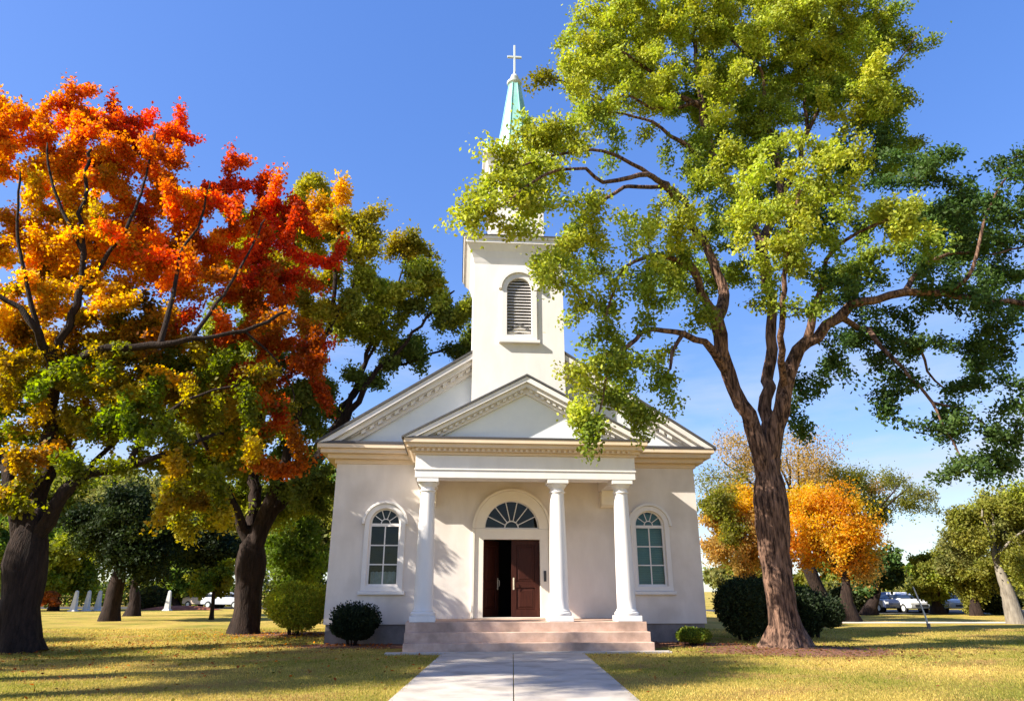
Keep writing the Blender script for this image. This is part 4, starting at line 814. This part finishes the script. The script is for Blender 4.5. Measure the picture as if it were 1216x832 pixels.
for i, (u, lab, Yt) in enumerate(((1185, 'dark shrub under the pale leaning tree', 50), (175, 'grey green shrub between the dark tree trunks and the silver car', 63), (1010, 'dark shrub left of the white parked cars', 54))):
    c = P(u, 728, Yt); bush('lawn_shrub', lab, c, (1.8, 1.4, 1.0), [(.025, .035, .012), (.04, .05, .016)], 5000, .22, 97+i, 'shade', group='shrubs at the far lawn edges')

def hedge(label, u0, u1, Yt, hgt, cols_, seed, group=None, n=26000):
    r = np.random.default_rng(seed); a, b = P(u0, 716, Yt), P(u1, 716, Yt); ln_ = b[0]-a[0]; root = empty('hedge', (a[0], Yt, 0)); tag(root, label, 'hedge', group)
    x = r.random(n)*ln_; top = hgt*(.75+.16*np.sin(x*.9+seed)+.12*np.sin(x*2.3)+.08*np.sin(x*5.1)); z = top*r.random(n)**.6; y = r.normal(size=n)*.7*(1.1-z/hgt*.5)
    p = np.stack((x, y, z), 1); col = vary(r, np.array(cols_)[r.integers(0, len(cols_), n)], n, .25, .08); l_ = .3*r.uniform(.7, 1.3, n)
    leaf_mesh('foliage', p.astype(np.float32), unit(r, n), unit(r, n)+np.array((0, -.5, .4)), l_, l_*.6, col, M['leaf'], root)
    mb = MB()
    for k in range(int(ln_/1.5)): mb.tube([(.7+k*1.5, 0, -.1), (.7+k*1.5+r.normal()*.2, r.normal()*.2, hgt*.6)], [.06, .02], 5)
    mb.build('stem', M['darkbark'], root)
hedge('long green hedge closing the far left lawn behind the white markers', -30, 420, 78, 3.4, [GRN, (.05, .08, .02), OLV], 5)
hedge('long olive hedge closing the far right lawn behind the parked cars', 975, 1290, 68, 2.6, [(.05, .07, .02), OLV, SAG], 6)
# ---- parked cars, far off
def car(label, loc, rz, paint, seed, kind='hatch', group='cars parked beyond the lawn'):
    r = empty('parked_car', loc, rz); tag(r, label, 'car', group)
    m = noisy('car_paint', paint, tuple(c*1.08 for c in paint), 2, .3, spec=.6)
    prof = [(-2.15, .45), (-2.18, .72), (-2.05, .92), (-1.0, 1.0), (1.75, 1.02), (2.1, .95), (2.16, .55), (2.1, .35), (-2.1, .33)]
    def loft(prof, ws): # side profile swept across the width with tumblehome
        mb = MB(); mb.rings([[(s*wd, y, z) for y, z in prof] for s, wd in ws]); return mb
    b = MB(); b.rings([[(x, y*k, .62+(z-.62)*q) for y, z in prof] for x, k, q in ((-.88, .96, .86), (-.80, .99, .97), (0, 1, 1.02), (.80, .99, .97), (.88, .96, .86))]); body = b.build('body', m, r, .03, True)
    top = 1.46 if kind != 'van' else 1.8
    c = MB(); c.rings([[(x, y, z) for x, y in ((-hw, f), (hw, f), (hw, bk), (-hw, bk))] for z, hw, f, bk in ((.98, .80, -1.05, 1.9), (top-.12, .68, -.35, 1.55), (top, .58, -.15, 1.35))]); c.build('roof', m, body, .04, True)
    g = MB(); g.rings([[(x, y, z) for x, y in ((-hw, f), (hw, f), (hw, bk), (-hw, bk))] for z, hw, f, bk in ((1.02, .815, -1.06, 1.93), (top-.16, .71, -.42, 1.62))]); g.build('windows', M['carglass'], r, .02)
    for sx in (-1, 1):
        h = MB(); h.box(sx*.70-.14, sx*.70+.14, -2.16, -2.05, .62, .78); h.build('headlight', M['lamp'], r, .02)
        for y in (-1.32, 1.32):
            w_ = MB(); w_.rings([[(sx*.80+dx, y+rr*math.cos(a), .33+rr*math.sin(a)) for a in np.linspace(0, 2*math.pi, 20, endpoint=False)] for dx, rr in ((-.1, .30), (-.08, .33), (.08, .33), (.10, .30))]); wo = w_.build('wheel', M['tyre'], r, 0, True)
            q = MB(); q.rings([[(sx*.80+sx*dx, y+rr*math.cos(a), .33+rr*math.sin(a)) for a in np.linspace(0, 2*math.pi, 16, endpoint=False)] for dx, rr in ((.09, .2), (.112, .19), (.105, .05))]); q.build('rim', M['finial'], wo)
    gr_ = MB(); gr_.box(-.5, .5, -2.165, -2.1, .46, .60); gr_.build('grille', M['black'], r)
for lab, u, Yt, rz, pc in (('white car nose on, leftmost of the row beyond the right lawn', 1074, 55, .10, (.75, .75, .75)), ('white car nose on, second of the row beyond the right lawn', 1097, 55.3, -.05, (.78, .78, .77)), ('silver white car nose on, third of the row and nearest the rounded tree', 1122, 55.1, .06, (.70, .71, .73)), ('dark blue car left of the white row beyond the right lawn', 1046, 56, .08, (.03, .04, .08))):
    p = P(u, 728, Yt); car(lab, (p[0], Yt, 0), rz, pc, 1)
p = P(268, 720, 68); car('silver car seen side on behind the young slender tree', (p[0], 68, 0), R(82), (.55, .57, .60), 2, group='cars parked beyond the left lawn')
p = P(243, 720, 69); car('beige car parked left of the young slender tree stem', (p[0]-.4, 70, 0), R(70), (.55, .42, .32), 3, group='cars parked beyond the left lawn')
# ---- white tapered markers on the far left lawn
for i, (u, lab) in enumerate(((88, 'white tapered marker furthest left by the red tree trunk'), (103, 'white tapered marker in the middle of the three left of the flared trunk'), (116, 'white tapered marker half hidden by the flared dark trunk'), (199, 'slim white tapered marker standing alone by the far shrubs'))):
    Yt = 58+i*.8 if i < 3 else 60; p = P(u, 720, Yt)
    root = empty('lawn_marker', (p[0], Yt, 0)); tag(root, lab, 'marker', 'white markers across the left lawn')
    mb = MB(); mb.square([(.22, .10), (.20, .14), (.10, 1.52), (.02, 1.6)]); mb.build('shaft', M['white'], root, .01)
    mb = MB(); mb.square([(.30, -.05), (.30, .07), (.26, .10)]); mb.build('plinth', M['white'], root, .01)
# ---- thin pale post
p = P(1103, 744, 31); root = empty('lawn_post', (p[0], 31, 0)); tag(root, 'thin pale leaning post standing on the right lawn', 'post')
mb = MB(); mb.tube([(0, 0, -.1), (-.06, 0, .5), (-.18, .03, 1.1), (-.32, .05, 1.7)], [.04, .035, .03, .022], 10); mb.build('pole', M['white'], root, 0, True)
mb = MB(); mb.tube([(0, 0, -.1), (0, 0, .22)], .075, 10); mb.build('sleeve', M['found'], root, .01)
# ---- a strip of russet planting on the far left
blob_sheet('flower_strip', P(215, 722, 62)[0], 62, 3.4, .8, .004, noisy('russet_planting', (.16, .05, .03), (.30, .11, .06), 3, .95), 'low russet planting strip across the far left lawn', 8, 'stuff', .35)

# ---- grass blades and fallen leaves
def clear(x, y):
    lx = (x-CX)*ca+(y-CY)*sa; ly = -(x-CX)*sa+(y-CY)*ca
    j = .05*np.sin(x*0+y*9.1)+.04*np.sin(y*23.7)+.03*np.sin(y*51.3); bad = (x > px0+.02+np.abs(j)*.8) & (x < px1-.02-np.abs(j)*.8) & (y < 19.0)
    bad |= (np.abs(lx) < 3.75) & (ly > -3.70)
    bad |= (np.abs(lx) < 5.9) & (ly > 0)
    for cx, cy, rx, ry in ((*W(-4.6, -.75), 2.1, .9), (*W(4.9, -1.0), 1.8, 1.0), (7.7, 19.7, 2.3, 1.4), (-8.2, 27, 2.1, 1.4)): bad |= ((x-cx)/rx)**2+((y-cy)/ry)**2 < 1
    return ~bad
def grass(n):
    r = np.random.default_rng(3); y = 9.6+(r.random(n)**1.7)*21; x = (r.random(n)*2-1)*(y*.80+1.2); k = clear(x, y); x, y = x[k], y[k]; n = len(x)
    h = r.uniform(.025, .062, n)*(1+.03*(y-10)); wd = r.uniform(.004, .009, n)*(1+.05*(y-10)); a = r.uniform(0, 6.283, n)
    f = np.sin(x*.8+1.3*np.sin(y*.5))+np.sin(y*1.1+x*.35)+.7*np.sin(x*2.3-y*1.7)+r.normal(size=n)*.9
    t = np.clip((f+1.6)/3.6, 0, 1)[:, None]
    col = np.array((.20, .215, .03))*(1-t)+np.array((.66, .48, .14))*t; g_ = np.sin(x*1.9+2*np.sin(y*1.3))+np.sin(y*2.7-x*1.1)+.8*np.sin(x*.6+y*.9)+r.normal(size=n)*.7; k_ = (g_ > 1.35)[:, None]; col = np.where(k_, np.array((.36, .22, .085)), col); h = np.where(k_[:, 0], h*.7, h); col *= (1+.2*r.normal(size=(n, 1))).clip(.5, 1.6)
    ln = np.stack((r.normal(size=n)*.5, r.normal(size=n)*.5, np.ones(n)), 1); c = np.stack((x, y, h*.45), 1)
    leaf_mesh('lawn_grass', c.astype(np.float32), ln, np.stack((np.cos(a), np.sin(a), np.zeros(n)), 1), h, wd, col, M['leaf'], None)
    o = bpy.data.objects['lawn_grass']; tag(o, 'short dry grass blades covering the near lawn', 'grass', None, 'stuff')
grass(330000)
def litter():
    r = np.random.default_rng(4); xs, ys, cs = [], [], []
    for cx, cy, sx, sy, n, pal in ((-11, 20.5, 4.5, 3.2, 2200, (RO, (.30, .12, .04), (.34, .20, .06), OG)), (-8, 26.4, 2.5, 1.5, 1100, (OR, YE, (.28, .12, .05))), (7.8, 19.4, 2.0, 1.2, 1300, ((.30, .14, .06), OL, (.24, .11, .05))), (*W(-4.8, -.9), 1.6, .6, 350, ((.3, .1, .05), OR)), (*W(5, -1.1), 1.4, .6, 250, ((.3, .1, .05), (.26, .12, .05))), (-6, 15, 6, 2.5, 260, ((.34, .18, .05), OG, RO)), (6, 16, 5, 2, 140, (OL, (.28, .14, .06)))):
        x = cx+r.normal(size=n)*sx; y = cy+r.normal(size=n)*sy; lx = (x-CX)*ca+(y-CY)*sa; ly = -(x-CX)*sa+(y-CY)*ca
        k = ~((np.abs(lx) < 6.0) & (ly > -.02)) & ~((np.abs(lx) < 3.8) & (ly > -3.8)) & (y > 2) & ~((x > px0-.05) & (x < px1+.05) & (y < 19.1)); xs.append(x[k]); ys.append(y[k]); P_ = np.array(pal); cs.append(P_[r.integers(0, len(pal), int(k.sum()))])
    x = np.concatenate(xs); y = np.concatenate(ys); c = np.concatenate(cs); n = len(x); c = vary(r, c*.8, n, .3); z = .035+.03*r.random(n)
    z += .06*np.exp(-(((x-7.7)/2)**2+((y-19.7)/1.3)**2))
    l_ = r.uniform(.05, .095, n); leaf_mesh('fallen_leaves', np.stack((x, y, z), 1).astype(np.float32), np.stack((r.normal(size=n), r.normal(size=n), r.normal(size=n)*.25), 1), np.stack((r.normal(size=n)*.3, r.normal(size=n)*.3, np.ones(n)), 1), l_, l_*.75, c, M['thin'], None)
    tag(bpy.data.objects['fallen_leaves'], 'fallen autumn leaves scattered over the grass under the trees', 'leaves', None, 'stuff')
litter()
